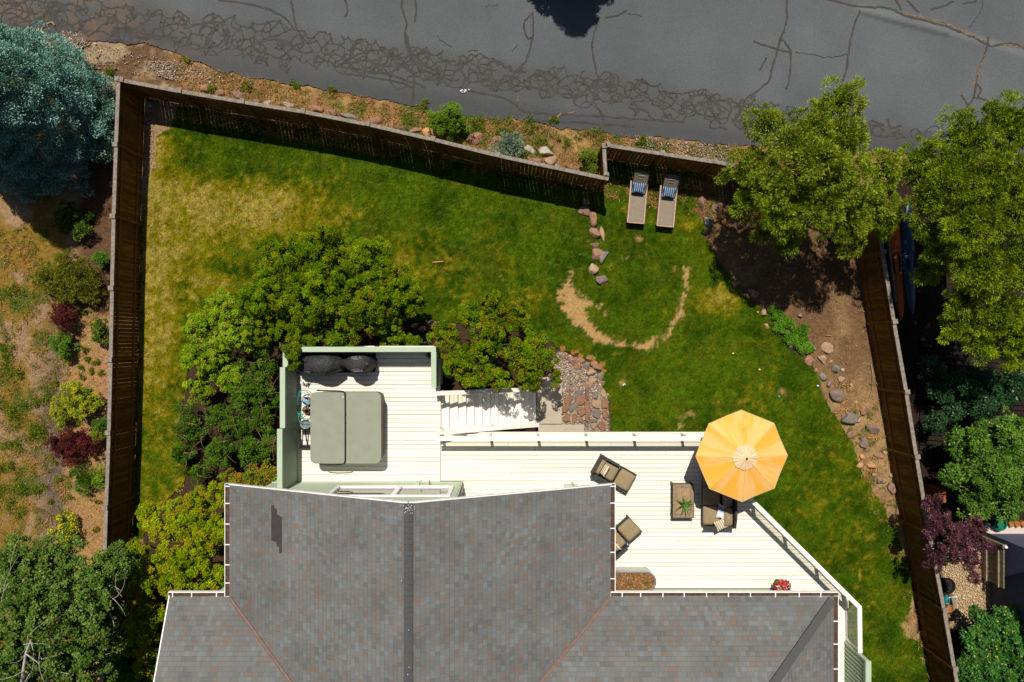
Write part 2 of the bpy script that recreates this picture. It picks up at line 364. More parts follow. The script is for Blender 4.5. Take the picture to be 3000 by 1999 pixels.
def sheet(X, Y, F, sdf):
    px, py = topx(X, Y); s = sdf(px, py); F = F[(s[F] > 0).any(1)]
    use = np.unique(F); re = np.full(len(X), -1); re[use] = np.arange(len(use)); F = re[F]; px, py, s = px[use], py[use], s[use]
    o = s < 0; gx = (sdf(px[o] + 1.5, py[o]) - s[o]) / 1.5; gy = (sdf(px[o], py[o] + 1.5) - s[o]) / 1.5; g2 = np.maximum(gx * gx + gy * gy, .3); st = np.clip(-s[o] / g2, 0, 12)
    px[o] += gx * st; py[o] += gy * st; return wx(px), wy(py), F, px, py
# lawn: the cells of a finer grid that lie inside the ragged outline
X, Y, F = grid(-15.4, 17.2, -14.2, 9.6, 0.085, False)
X, Y, F, px, py = sheet(X, Y, F, lambda a, b: sdist(a, b, LAWN) + (fbm(wx(a), wy(b), 0.5, 13, 4) - 0.5) * 30)
Z = 0.012 + (fbm(X, Y, 0.4, 6, 3) - 0.5) * 0.03
lc = lawncol(px, py); bm_ = bare_mask(px, py); lc = mixa(lc * 0.7, np.array((0.36, 0.215, 0.09)), bm_ * .9)
lawn = npmesh('lawn', np.stack([X, Y, Z], 1), F, m_lawn, col=lc, smooth=True)
props(lawn, 'green lawn with dry golden patches and a worn dirt arc', 'lawn', kind='structure')
# street
X, Y, F = grid(-24, 24, 6.5, 22, 0.1, False)
X, Y, F, px, py = sheet(X, Y, F, lambda a, b: sdist(a, b, STREET) + (fbm(wx(a), wy(b), 0.45, 17, 4) - 0.5) * 22)
BAND = [(-60,30),(100,40),(400,70),(620,105),(820,140),(1000,160),(1180,185),(1400,215),(1600,245),(1800,268),(2000,310),(2170,330),(2320,345),(2560,385),(2720,400)]
bw = [60,60,62,60,70,64,62,50,46,58,52,55,30,26,14]
n = fbm(X, Y, 3.0, 23); c = np.tile(np.array((0.084, 0.092, 0.097)), (len(X), 1)) * (0.72 + 0.52 * n)[:, None]
edge = sdist(px, py, STREET)
c = mixa(c, (0.052, 0.053, 0.056), sstep(85, 20, edge) * 0.75)
c = mixa(c, (0.17, 0.10, 0.055), sstep(0.36, 0.62, fbm(X, Y, 0.8, 33)) * sstep(760, 120, px) * 0.8 * sstep(230, 40, edge) )
c = mixa(c, (.062, .059, .055), .45 * sstep(1.25, .5, np.abs(py - np.interp(px, [p[0] for p in BAND], [p[1] for p in BAND])) / np.interp(px, [p[0] for p in BAND], bw)))
c = mixa(c, (0.14, 0.15, 0.155), 0.55 * sstep(16, 6, dline(px, py, [(2520,22),(2700,62),(2880,120),(3000,155)])))
c = mixa(c, (0.045, 0.047, 0.05), 0.7 * sstep(9, 2, dline(px, py, [(2530,42),(2640,72),(2775,106)])))
street = npmesh('street', np.stack([X, Y, np.full(len(X), 0.012)], 1), F, m_asph, col=c)
props(street, 'grey asphalt street patched with tar crack sealing', 'street', kind='structure')
# tar seams, each a ribbon laid on the street
def ribbon(mb, pts, w, z0, seed=0):
    r = np.random.default_rng(seed); pts = np.array(pts, float); n = len(pts)
    t = np.gradient(pts, axis=0); t /= (np.linalg.norm(t, axis=1)[:, None] + 1e-9); nn = np.stack([-t[:, 1], t[:, 0]], 1)
    ww = w * (0.75 + 0.5 * r.random(n)) / 2
    L = np.r_[0, np.cumsum(np.linalg.norm(np.diff(pts, axis=0), axis=1))]
    for i in range(n):
        for s_ in (-1, 1): mb.v.append((pts[i, 0] + s_ * nn[i, 0] * ww[i], pts[i, 1] + s_ * nn[i, 1] * ww[i], z0 + L[i] * 0.00003))
    b = len(mb.v) - 2 * n
    for i in range(n - 1): mb.f.append((b + 2 * i, b + 2 * i + 1, b + 2 * i + 3, b + 2 * i + 2)[::-1]); mb.m.append(0)
def smooth(pts, sub=6, jit=0.03, seed=0):
    r = np.random.default_rng(seed); pts = np.array(pts, float); out = []
    for i in range(len(pts) - 1):
        p0 = pts[max(i - 1, 0)]; p1 = pts[i]; p2 = pts[i + 1]; p3 = pts[min(i + 2, len(pts) - 1)]
        for k in range(sub):
            t = k / sub; out.append(0.5 * ((2 * p1) + (-p0 + p2) * t + (2 * p0 - 5 * p1 + 4 * p2 - p3) * t * t + (-p0 + 3 * p1 - 3 * p2 + p3) * t ** 3))
    out.append(pts[-1]); out = np.array(out); return out + r.normal(0, jit, out.shape)
bx = np.array([p[0] for p in BAND]); by = np.array([p[1] for p in BAND]); tm = MB(); zc = 0.0145; r = np.random.default_rng(5)
NP = []
while len(NP) < 560:
    a = r.uniform(-50, 2700); q = np.array([a, np.interp(a, bx, by) + np.interp(a, bx, bw) * r.uniform(-1.15, 1.15) * r.uniform(.4, 1)])
    if all((q[0] - p[0]) ** 2 + ((q[1] - p[1]) * 1.25) ** 2 > 15 ** 2 for p in NP): NP.append(q)
    elif r.random() < .0012: break
NP = np.array(NP); seen = set()
for i, p in enumerate(NP):
    dd = np.hypot(NP[:, 0] - p[0], (NP[:, 1] - p[1]) * 1.2); near = np.argsort(dd)[1:int(r.integers(3, 6))]
    for j in near:
        if dd[j] > 55 or (min(i, j), max(i, j)) in seen: continue
        seen.add((min(i, j), max(i, j))); q = NP[j]; m_ = (p + q) / 2 + np.array([-(q - p)[1], (q - p)[0]]) * r.normal(0, .22); e0 = p - (m_ - p) * .18; e1 = q + (q - m_) * .18
        ribbon(tm, smooth([P(*e0), P(*p), P(*m_), P(*q), P(*e1)], 4, 0.007, i), r.uniform(0.03, 0.062), zc, i); zc += 0.000004
for i in range(70):
    a = r.uniform(-40, 2700) if r.random() < .9 else r.choice([200, 850, 1200, 1500, 1760, 2180]) + r.normal(0, 30)
    cy = np.interp(a, bx, by); w_ = np.interp(a, bx, bw)
    p = np.array([a, cy + r.normal(0, 0.5) * w_]); h = r.choice([0, math.pi]) + r.normal(0.15, 0.45); cur = r.normal(0, 0.16); pts = []
    for k in range(int(r.integers(8, 26))):
        pts.append(P(*p)); h += cur + r.normal(0, 0.26); cur = 0.82 * cur + r.normal(0, 0.11)
        off = (p[1] - np.interp(p[0], bx, by)) / np.interp(p[0], bx, bw)
        if abs(off) > 0.5: h += 0.45 * np.sign(math.cos(h)) * (-np.sign(off))
        p = p + np.array([math.cos(h), math.sin(h)]) * 10
    ribbon(tm, smooth(pts, 2, 0.006, i), r.uniform(0.035, 0.07), zc, i); zc += 0.000004
V_ = [[(1178,-20),(1180,30),(1192,70),(1186,110),(1205,180)],[(1213,-20),(1220,30),(1214,66)],[(1190,100),(1205,170),(1212,240),(1209,310)],[(1010,-10),(1018,30),(1012,50)],[(1560,35),(1563,80),(1556,130),(1540,180),(1520,200)],[(1560,40),(1535,70),(1545,110),(1558,112)],[(1755,50),(1738,110),(1735,150),(1745,200),(1752,230)],[(1752,230),(1740,290),(1760,330),(1775,375)],[(1775,52),(1805,48),(1836,32)],[(2304,-20),(2304,60),(2292,100),(2285,120),(2262,200),(2250,240),(2190,290)],[(2285,112),(2315,150),(2312,230),(2302,262)],[(2206,122),(2260,140),(2320,155)],[(2244,170),(2226,208)],[(2520,30),(2500,80),(2488,140),(2480,200),(2468,240)],[(2895,108),(2888,150),(2865,210),(2850,290),(2825,320),(2808,360)],[(2815,278),(2835,310)],[(2850,285),(2880,292),(2930,308)],[(2860,245),(2872,262),(2865,290)],[(2545,355),(2570,360),(2590,370)],[(2600,350),(2610,375),(2640,367)],[(1532,328),(1640,336),(1750,340),(1900,352),(2010,360)],[(1550,352),(1700,360),(1860,372)],[(1000,215),(1100,228),(1180,245),(1210,262)],[(1000,195),(1080,210),(1150,222),(1245,256)],[(1370,265),(1480,290),(1530,325)],[(640,0),(760,20),(830,50),(860,85)],[(850,-10),(862,50),(870,90)],[(330,80),(430,100),(520,112)],[(340,50),(345,90),(350,120)],[(2410,-5),(2520,20),(2600,25),(2660,50),(2760,75),(2850,110),(2900,135),(2925,132),(2960,128),(3010,145)],[(2655,0),(2690,38)],[(2620,-5),(2640,30)],[(2725,28),(2765,18),(2790,5)],[(2820,12),(2862,4)]]
for i, v in enumerate(V_):
    ribbon(tm, smooth([P(*q) for q in v], 8, 0.012, i), 0.075, zc, i); zc += 0.00001
for i, v in enumerate([[(2655,42),(2760,66),(2830,95),(2890,124)],[(2930,136),(3000,142)]]):
    pass
m_tar = M('tar', (0.046, 0.044, 0.041), (0.064, 0.060, 0.056), 0.95, 3, bmp=0.2, s2=70, amt=0.3)
tar = tm.build('crack_seal', m_tar, street)
td = MB()
for i, v in enumerate([[(2640,38),(2700,52),(2760,68),(2830,98),(2890,124)],[(2925,136),(2960,133),(3005,147)],[(2885,160),(2862,215),(2850,255)]]):
    ribbon(td, smooth([P(*q) for q in v], 10, 0.02, i), 0.035, zc + 0.002, i)
for v in [[(1515,278),(1520,300)],[(1660,330),(1685,332)],[(1630,342),(1645,336)]]: ribbon(td, smooth([P(*q) for q in v], 4, 0.02, 3), 0.05, zc + 0.003, 2)
td.build('crack_weeds', M('dry_silt', (0.30, 0.16, 0.06), (0.10, 0.07, 0.03), 0.95, 9, bmp=0.2), street)
fm = MB()
for i, v in enumerate([[(1280,105),(1300,125),(1325,140)],[(1370,152),(1390,148),(1400,150)],[(1860,232),(1890,245),(1925,256)],[(1420,22),(1460,15)],[(1840,42),(1880,48)],[(2330,155),(2380,160),(2420,168),(2480,160)],[(1930,268),(2000,280)],[(1500,150),(1520,130)],[(2880,0),(2870,40),(2840,80)]]):
    ribbon(fm, smooth([P(*q) for q in v], 10, 0.02, i), 0.012, zc + 0.004, i)
fm.build('hairline_crack', M('crack', (0.02, 0.018, 0.015), rough=1, bmp=0), street)

# grass blades: nobody could count them
def blades(name, px, py, col, hgt, wid, lean, seed, mat, zb=0.012, parent=None):
    r = np.random.default_rng(seed); n = len(px); X, Y = wx(px), wy(py)
    a = r.uniform(0, 2 * math.pi, n); h = hgt * r.uniform(0.6, 1.3, n); l = lean * r.uniform(0.2, 1.3, n) * h
    dx, dy = np.cos(a), np.sin(a); w = wid * r.uniform(0.7, 1.3, n)
    b = a + r.normal(0, 0.8, n) + math.pi / 2
    V = np.empty((n, 3, 3)); V[:, 0] = np.stack([X - np.cos(b) * w / 2, Y - np.sin(b) * w / 2, np.full(n, zb)], 1)
    V[:, 1] = np.stack([X + np.cos(b) * w / 2, Y + np.sin(b) * w / 2, np.full(n, zb)], 1)
    V[:, 2] = np.stack([X + dx * l, Y + dy * l, zb + h], 1)
    Cc = np.repeat(col * r.uniform(0.7, 1.35, n)[:, None], 3, 0)
    return npmesh(name, V.reshape(-1, 3), np.arange(3 * n).reshape(n, 3), mat, col=Cc)
N = 620000; r = np.random.default_rng(77); gx = r.uniform(380, 2760, N); gy = r.uniform(290, 2010, N)
k = inpoly(gx, gy, LAWN) & (bare_mask(gx, gy) < r.uniform(0.1, 0.9, N)); gx, gy = gx[k], gy[k]
gc = lawncol(gx, gy) * 1.2; gc *= (0.55 + 0.9 * r.random(len(gx)) ** 1.3)[:, None]; yl = r.random(len(gx)) < .05; gc[yl] = gc[yl] * .4 + np.array((.30, .22, .06)) * .6
props(blades('grass', gx, gy, gc, 0.045, 0.022, 0.9, 1, m_grass), 'short mown grass blades covering the backyard lawn', 'grass', kind='stuff')
# dry weeds on the verge, the left slope and the bed
N = 560000; gx = r.uniform(-60, 2800, N); gy = r.uniform(60, 2000, N); X, Y = wx(gx), wy(gy); n1 = fbm(X, Y, 0.7, 101); n2 = fbm(X, Y, 0.25, 111, 2)
verge = (sdist(gx, gy, STREET) < -2) & (gx > 520) & (gy < 330 + (gx - 420) * 0.185) & (gx < 2300)
slope = (gx < 205) & (gy > 640) & (n1 > 0.47)
bed = inpoly(gx, gy, RBED) & (gy > 1120) & (n2 > 0.62)
k = (verge & (n1 + n2 > 0.80)) | (slope & (n2 > 0.46)) | bed; gx, gy, n1, n2 = gx[k], gy[k], n1[k], n2[k]
wc = np.tile(np.array((0.42, 0.235, 0.085)), (len(gx), 1)); wc = mixa(wc, (0.20, 0.17, 0.012), (n1 < 0.60) * 0.85 * (gx < 230)); wc *= (.6 + .8 * n2)[:, None]; wc = mixa(wc, (0.09, 0.155, 0.012), sstep(0.48, 0.56, fbm(wx(gx), wy(gy), 0.5, 121)) * (0.95 * (gx > 1150) + 0.5))
props(blades('dry_grass', gx, gy, wc, 0.13, 0.022, 1.3, 2, m_grass, 0.0), 'straw coloured dry grass and weeds on bare ground outside the lawn', 'dry grass', kind='stuff')
# pebbles
def pebbles(name, px, py, size, cols, seed, label):
    r = np.random.default_rng(seed); n = len(px); X, Y = wx(px), wy(py)
    O = np.array([[1,0,0],[0,1,0],[-1,0,0],[0,-1,0],[0,0,1],[0,0,-1]], float); T = np.array([[0,1,4],[1,2,4],[2,3,4],[3,0,4],[1,0,5],[2,1,5],[3,2,5],[0,3,5]])
    s = size * r.lognormal(0, 0.35, n); sc = np.stack([s, s * r.uniform(0.6, 1, n), s * r.uniform(0.35, 0.7, n)], 1); a = r.uniform(0, 6.28, n)
    V = O[None] * sc[:, None, :] * r.uniform(0.8, 1.2, (n, 6, 1)); x = V[..., 0] * np.cos(a)[:, None] - V[..., 1] * np.sin(a)[:, None]; y = V[..., 0] * np.sin(a)[:, None] + V[..., 1] * np.cos(a)[:, None]
    V = np.stack([x + X[:, None], y + Y[:, None], V[..., 2] + 0.01 + sc[:, 2:3] * 0.5], -1); F = (T[None] + 6 * np.arange(n)[:, None, None]).reshape(-1, 3)
    cc = np.array(cols)[r.integers(0, len(cols), n)] * r.uniform(0.7, 1.25, n)[:, None]
    return props(npmesh(name, V.reshape(-1, 3), F, m_stone, col=np.repeat(cc, 6, 0)), label, 'gravel', kind='stuff')
m_stone = MC('stone', rough=0.85, amt=0.28, s=14, s2=60, bmp=0.5, dist=0.03)
PB = [(0.45, 0.36, 0.27), (0.30, 0.22, 0.16), (0.55, 0.48, 0.40), (0.22, 0.20, 0.19), (0.40, 0.24, 0.15)]
def region(n, poly, seed):
    r = np.random.default_rng(seed); a = np.array(poly); x = r.uniform(a[:, 0].min(), a[:, 0].max(), n); y = r.uniform(a[:, 1].min(), a[:, 1].max(), n)
    k = inpoly(x, y, poly); return x[k], y[k]
x1, y1 = region(3600, [(1590,1050),(1650,1030),(1745,1085),(1770,1150),(1640,1160),(1600,1130)], 1); x2, y2 = region(900, [(1640,1150),(1785,1150),(1785,1272),(1650,1272)], 71); x1 = np.r_[x1, x2]; y1 = np.r_[y1, y2]
pebbles('gravel', x1, y1, 0.026, PB, 1, 'small grey and tan pebbles filling the stone ringed bed beside the stairs')
x1, y1 = region(3000, [(170,95),(260,120),(420,160),(560,185),(760,240),(740,268),(480,225),(345,215),(280,300),(200,140)], 2)
x2, y2 = region(2400, [(420,180),(560,182),(640,240),(560,250),(470,225)], 3)
x3, y3 = region(900, [(180,90),(240,100),(265,130),(215,155),(190,130)], 13)
x4, y4 = region(2600, [(1860,395),(2140,430),(2140,480),(1860,430)], 14)
pebbles('gravel', np.r_[x1, x2, x3, x4], np.r_[y1, y2, y3, y4], 0.022, PB, 2, 'loose tan gravel along the edge of the street')
x1, y1 = region(7000, [(2755,1640),(2900,1580),(2905,1700),(2900,1800),(2790,1850),(2770,1760)], 4)
pebbles('gravel', x1, y1, 0.022, [(0.50, 0.36, 0.2), (0.4, 0.28, 0.16), (0.6, 0.48, 0.32)], 3, 'tan gravel path beyond the right fence')
x1, y1 = region(3200, RBED, 5); x2, y2 = region(1500, [(415,340),(450,350),(450,480),(425,600),(412,640)], 6); x3, y3 = region(5200, [(150,880),(330,860),(320,1600),(100,1600),(150,1200)], 7)
x4, y4 = region(3000, [(-20,640),(140,900),(150,1300),(100,1600),(-20,1600)], 8)
pebbles('gravel', np.r_[x1, x2, x3, x4], np.r_[y1, y2, y3, y4], 0.014, [(0.5, 0.33, 0.18), (0.35, 0.2, 0.1), (0.2, 0.13, 0.09), (0.55, 0.45, 0.33)], 4, 'scattered wood chips and grit on the bare soil beds')
# concrete slabs at the foot of the stairs and the neighbour's patio
cb = MB(); cb.prism(PP([(1570,1105),(1645,1105),(1645,1242),(1572,1242)]), -0.1, 0.05); cb.prism(PP([(1576,1244),(1711,1244),(1711,1272),(1578,1275)]), -0.1, 0.06)
props(cb.build('path', m_conc, bevel=0.008), 'tan concrete landing slabs at the foot of the stairs', 'path', kind='structure')
cb = MB(); cb.prism(PP([(2868,1552),(2905,1543),(3130,1530),(3130,1640),(2895,1562)]), -0.1, 0.06)
m_patio = M('patio_concrete', (0.52, 0.45, 0.42), (0.46, 0.40, 0.37), 0.9, 2.5, bmp=0.2, s2=70, amt=0.08)
props(cb.build('patio', m_patio, bevel=0.01), 'pale concrete patio of the neighbouring house', 'patio', kind='structure')
# ================================================================ fences
def wood_fence(name):
    m, nt, nd, lk, bs = newmat(name); g = nd.new('ShaderNodeNewGeometry')
    t = nd.new('ShaderNodeTexCoord'); sp = nd.new('ShaderNodeSeparateXYZ')
    v = objvec(nt, (3.2, 3.2, 0.35)); f = noise(nt, 5.0, v, 5, 0.6); rnd = g.outputs['Random Per Island']
    col = mixc(nt, rnd, (0.15, 0.062, 0.007), (0.36, 0.165, 0.022)); col = mixc(nt, ramp(nt, f, 0.3, 0.7), col, (0.10, 0.036, 0.004))
    col = mixc(nt, mth(nt, 'MULTIPLY', ramp(nt, noise(nt, 1.3, objvec(nt, (2, 2, .6))), .5, .68), .45), col, (0.16, 0.11, 0.065)); lk.new(col, bs.inputs['Base Color']); bs.inputs['Roughness'].default_value = 0.8; bs.inputs['Specular IOR Level'].default_value = .08; bump(nt, bs, f, 0.3, 0.01); return m
m_fence = wood_fence('fence_boards')
m_rail = M('fence_rail_wood', (0.26, 0.12, 0.02), (0.16, 0.068, 0.011), 0.8, 6, bmp=0.3)
def fence(pts, inner, label, hgt=1.83, caps=None, gap=0.007, seed=0, start_post=True):
    """pts: post positions in the plan; inner: +1/-1 the side (left normal) that carries the rails"""
    r = np.random.default_rng(seed); t = thing('wooden_fence', label, 'fence', (pts[0][0], pts[0][1], 0)); bd = MB()
    for i, (p, q) in enumerate(zip(pts[:-1], pts[1:])):
        a = Vector((*p, 0)); b = Vector((*q, 0)); d = (b - a); L = d.length; d.normalize(); nrm = Vector((-d.y, d.x, 0)) * inner
        n = max(1, int(round(L / 0.145))); w = L / n; ang = math.atan2(d.y, d.x)
        for k in range(n):
            g = gap * r.uniform(0.3, 2.2); c = a + d * (w * (k + 0.5)) + nrm * r.normal(0, 0.002)
            bd.box((c.x, c.y, (hgt - 0.05) / 2), (w - g, 0.018, hgt - 0.05 - r.uniform(0, 0.01)), ang)
        for z in (0.35, 1.45):
            rl = MB(); o = nrm * 0.031; rl.bar(a + d * 0.05 + o + Vector((0, 0, z)), b - d * 0.05 + o + Vector((0, 0, z)), 0.04, 0.09); rl.build('rail', m_rail, t)
        cp = MB(); o = nrm * 0.02; cp.bar(a + d * 0.085 + o + Vector((0, 0, hgt - 0.02 + r.uniform(-.006, .006))), b - d * 0.085 + o + Vector((0, 0, hgt - 0.02 + r.uniform(-.006, .006))), 0.135, 0.04)
        cp.build('top_cap', m_greywood, t, bevel=0.004)
    bd.build('boards', m_fence, t)
    for i, p in enumerate(pts):
        j = min(i, len(pts) - 2); d = (Vector(pts[j + 1]) - Vector(pts[j])).normalized(); ang = math.atan2(d.y, d.x)
        nrm = Vector((-d.y, d.x)) * inner; pm = MB(); c = Vector(p) + nrm * 0.055
        pm.box((c.x, c.y, (hgt - 0.03) / 2), (0.09, 0.09, hgt - 0.03), ang); po = pm.build('post', m_rail, t)
        cm = MB(); c = Vector(p) + nrm * 0.0; cm.box((c.x, c.y, hgt + 0.028), (0.17, 0.19, 0.055), ang); cm.build('post_cap', m_greywood, po, bevel=0.006)
    return t
ZC = 1.83
LF = PP([(345,232),(338,424),(331,634),(326,845),(322,1054),(317,1268),(309,1487),(302,1700),(296,1999)], ZC)
fence(LF, 1, 'long brown wooden fence with grey cap along the left side of the lawn', seed=1, gap=0.004)
TF = PP([(345,232),(526,266),(710,297),(888,326),(1078,363),(1268,407),(1457,454),(1631,491),(1776,522)], ZC)
TF[0] = (TF[0][0] + 0.14, TF[0][1] - 0.02)
fence(TF, -1, 'long wooden fence with grey cap between the lawn and the street verge', seed=2, gap=0.008)
CF = PP([(1776,513),(1771,428)], ZC)
fence(CF, 1, 'short wooden fence return joining the two street side fences', seed=3)
UF = PP([(1771,424),(1940,449),(2096,473),(2260,502),(2420,540),(2568,590)], ZC); UF[0] = (UF[0][0] + 0.12, UF[0][1])
fence(UF, -1, 'wooden fence with grey cap behind the two sun loungers', seed=4, gap=0.009)
RF = PP([(2573,600),(2588,738),(2621,943),(2657,1149),(2687,1339),(2724,1560),(2768,1788),(2798,1960),(2830,2130)], ZC)
fence(RF, -1, 'long brown wooden fence with grey cap along the right side of the lawn', seed=5, gap=0.003)

# ================================================================ the house
D = 2.3; ZE = 4.9; PITCH = 0.41
def shingle_mat(name):
    m, nt, nd, lk, bs = newmat(name); uv = nd.new('ShaderNodeUVMap'); sp = nd.new('ShaderNodeSeparateXYZ'); lk.new(uv.outputs[0], sp.inputs[0])
    u, v = sp.outputs[0], sp.outputs[1]
    row = mth(nt, 'FLOOR', mth(nt, 'DIVIDE', v, 0.145)); fv = mth(nt, 'FRACT', mth(nt, 'DIVIDE', v, 0.145))
    w1 = nd.new('ShaderNodeTexWhiteNoise'); w1.noise_dimensions = '1D'; lk.new(row, w1.inputs['W'])
    wob = noise(nt, 2.2, None, 1); nn = [x for x in nd if x.type == 'TEX_NOISE'][-1]; cmb0 = nd.new('ShaderNodeCombineXYZ'); lk.new(u, cmb0.inputs[0]); lk.new(row, cmb0.inputs[1]); lk.new(cmb0.outputs[0], nn.inputs['Vector'])
    uu = mth(nt, 'ADD', mth(nt, 'DIVIDE', u, 0.15), mth(nt, 'ADD', mth(nt, 'MULTIPLY', w1.outputs[0], 7.0), mth(nt, 'MULTIPLY', wob, 2.6)))
    cell = mth(nt, 'FLOOR', uu); fu = mth(nt, 'FRACT', uu); cmb = nd.new('ShaderNodeCombineXYZ'); lk.new(cell, cmb.inputs[0]); lk.new(row, cmb.inputs[1])
    w2 = nd.new('ShaderNodeTexWhiteNoise'); w2.noise_dimensions = '2D'; lk.new(cmb.outputs[0], w2.inputs['Vector'])
    cr = nd.new('ShaderNodeValToRGB'); cr.color_ramp.interpolation = 'CONSTANT'; lk.new(w2.outputs[0], cr.inputs[0]); e = cr.color_ramp.elements
    cols = [(0, (0.138, 0.137, 0.130)), (0.30, (0.134, 0.142, 0.144)), (0.47, (0.146, 0.141, 0.132)), (0.62, (0.118, 0.119, 0.116)), (0.74, (0.148, 0.160, 0.164)), (0.88, (0.146, 0.130, 0.120)), (0.94, (0.158, 0.120, 0.106))]
    e[0].position = 0; e[0].color = (*cols[0][1], 1); e[1].position = cols[1][0]; e[1].color = (*cols[1][1], 1)
    for p_, c_ in cols[2:]: q = e.new(p_); q.color = (*c_, 1)
    # courses overlap: a thin dark butt line, and joints between tabs
    ln = mth(nt, 'MAXIMUM', mth(nt, 'LESS_THAN', fv, 0.07), mth(nt, 'LESS_THAN', fu, 0.045))
    gr = noise(nt, 130, objvec(nt), 2, 0.8); lg = noise(nt, 0.7, objvec(nt), 3)
    col = mixc(nt, 1.0, cr.outputs[0], mth(nt, 'MULTIPLY', ramp(nt, gr, 0.3, 0.7, 0.73, 1.12), ramp(nt, lg, 0.3, 0.7, 0.84, 1.14)), 'MULTIPLY')
    col = mixc(nt, mth(nt, 'MULTIPLY', ln, 0.38), col, (0.035, 0.033, 0.03)); lk.new(col, bs.inputs['Base Color']); bs.inputs['Roughness'].default_value = 0.95; bs.inputs['Specular IOR Level'].default_value = 0.2
    bump(nt, bs, mth(nt, 'ADD', mth(nt, 'MULTIPLY', mth(nt, 'SUBTRACT', 1.0, fv), 1.0), mth(nt, 'MULTIPLY', w2.outputs[0], 0.4)), 0.5, 0.012); return m
m_sh = shingle_mat('shingles')
m_cap = M('ridge_shingles', (0.086, 0.089, 0.090), (0.068, 0.070, 0.071), 0.95, 7, (1, 7, 1), 0.4, s2=120, amt=0.35)
m_patch = M('new_shingles', (0.058, 0.048, 0.048), (0.045, 0.042, 0.045), 0.95, 5, bmp=0.4, s2=120, amt=0.35)
m_valley = M('valley_metal', (0.20, 0.135, 0.11), (0.16, 0.105, 0.085), 0.6, 6, bmp=0.1)
m_gut = M('gutter_silt', (0.11, 0.06, 0.04), (0.06, 0.035, 0.025), 0.9, 9, bmp=0.3)
XL, XR, XM0, XM1 = -10.95, 10.28, -9.03, 3.16; XC = (XM0 + XM1) / 2; HS = (XM1 - XM0) / 2
YF, YW = -4.58, -8.15; YR = YW - HS; YB = YR - HS; ZR = ZE + HS * PITCH
house = thing('house', 'green sided house with grey and brown shingle roof and white gutters', 'house', (XC, YR, 0))
rf = MB(); UV = []
def plane(poly, org, uax, vax):             # a roof slab: top polygon with uv, plus thickness
    sl = math.sqrt(1 + PITCH * PITCH)
    rf.add(poly, [tuple(range(len(poly)))])
    for p in poly:
        dx, dy = p[0] - org[0], p[1] - org[1]; UV.append((dx * uax[0] + dy * uax[1], (dx * vax[0] + dy * vax[1]) * sl))
def zr_main(x): return ZE + (HS - abs(x - XC)) * PITCH
def zr_wing(y): return ZE + (HS - abs(y - YR)) * PITCH
plane([(XM0, YF, ZE), (XM0, YW, ZE), (XC, YR, ZR), (XC, YF, ZR)], (XM0, YF), (0, -1), (1, 0))
plane([(XM1, YW, ZE), (XM1, YF, ZE), (XC, YF, ZR), (XC, YR, ZR)], (XM1, YF), (0, -1), (-1, 0))
plane([(XL, YW, ZE), (XL, YR, ZR), (XC, YR, ZR), (XM0, YW, ZE)], (XL, YW), (1, 0), (0, -1))
plane([(XM1, YW, ZE), (XC, YR, ZR), (XR - HS, YR, ZR), (XR, YW, ZE)], (XM1, YW), (1, 0), (0, -1))
plane([(XR, YW, ZE), (XR - HS, YR, ZR), (XR, YB, ZE)], (XR, YW), (0, 1), (-1, 0))
plane([(XR, YB, ZE), (XR - HS, YR, ZR), (XL, YR, ZR), (XL, YB, ZE)], (XL, YB), (1, 0), (0, 1))
roof = rf.build('roof', m_sh, house)
uvl = roof.data.uv_layers.new(name='UVMap')
for lp in roof.data.loops: uvl.data[lp.index].uv = UV[lp.vertex_index]
sm = roof.modifiers.new('thickness', 'SOLIDIFY'); sm.thickness = 0.03; sm.offset = -1
rc = MB(); rc.add([(XC - .13, YF - .01, ZR + .0), (XC, YF - .01, ZR + .05), (XC + .13, YF - .01, ZR + .0), (XC - .13, YR, ZR + .0), (XC, YR, ZR + .05), (XC + .13, YR, ZR + .0), (XC - .13, YF - .01, ZR - .03), (XC + .13, YF - .01, ZR - .03)], [(0, 3, 4, 1), (1, 4, 5, 2), (0, 1, 2, 7, 6)])
n_ = 60
for i in range(n_): y = YF - 0.02 - i * (YF - YR) / n_; rc.bar((XC, y, ZR + .052), (XC, y - 0.012, ZR + .052), 0.2, 0.006)
rc.build('ridge_cap', m_cap, roof)
hc = MB(); a = Vector((XR - .08, YW - .08, ZE + .07)); b = Vector((XR - HS, YR, ZR + .05)); nseg = 44
for i in range(nseg):
    p = a.lerp(b, i / nseg); q = a.lerp(b, (i + 1.15) / nseg); hc.bar(p + Vector((0, 0, .012 if i % 2 else 0)), q, 0.27, 0.02)
hc.build('hip_cap', m_cap, roof)
wr = MB(); wr.bar((XL, YR, ZR + .03), (XR - HS, YR, ZR + .03), 0.24, 0.03); wr.build('ridge_cap', m_cap, roof)
for s_, x0 in ((1, XM0), (-1, XM1)):
    vm = MB(); a = Vector((x0 + s_ * .03, YW - .03, ZE + .03)); b = Vector((XC, YR, ZR + .02)); vm.bar(a, b, 0.09, 0.012); d = (b - a).normalized(); sd_ = d.cross(Vector((0, 0, 1))).normalized()
    for o in (-1, 1): vm.bar(a + sd_ * o * .045 + Vector((0, 0, .018)), b + sd_ * o * .045 + Vector((0, 0, .018)), 0.018, 0.02)
    vm.build('valley_flashing', m_valley, roof)
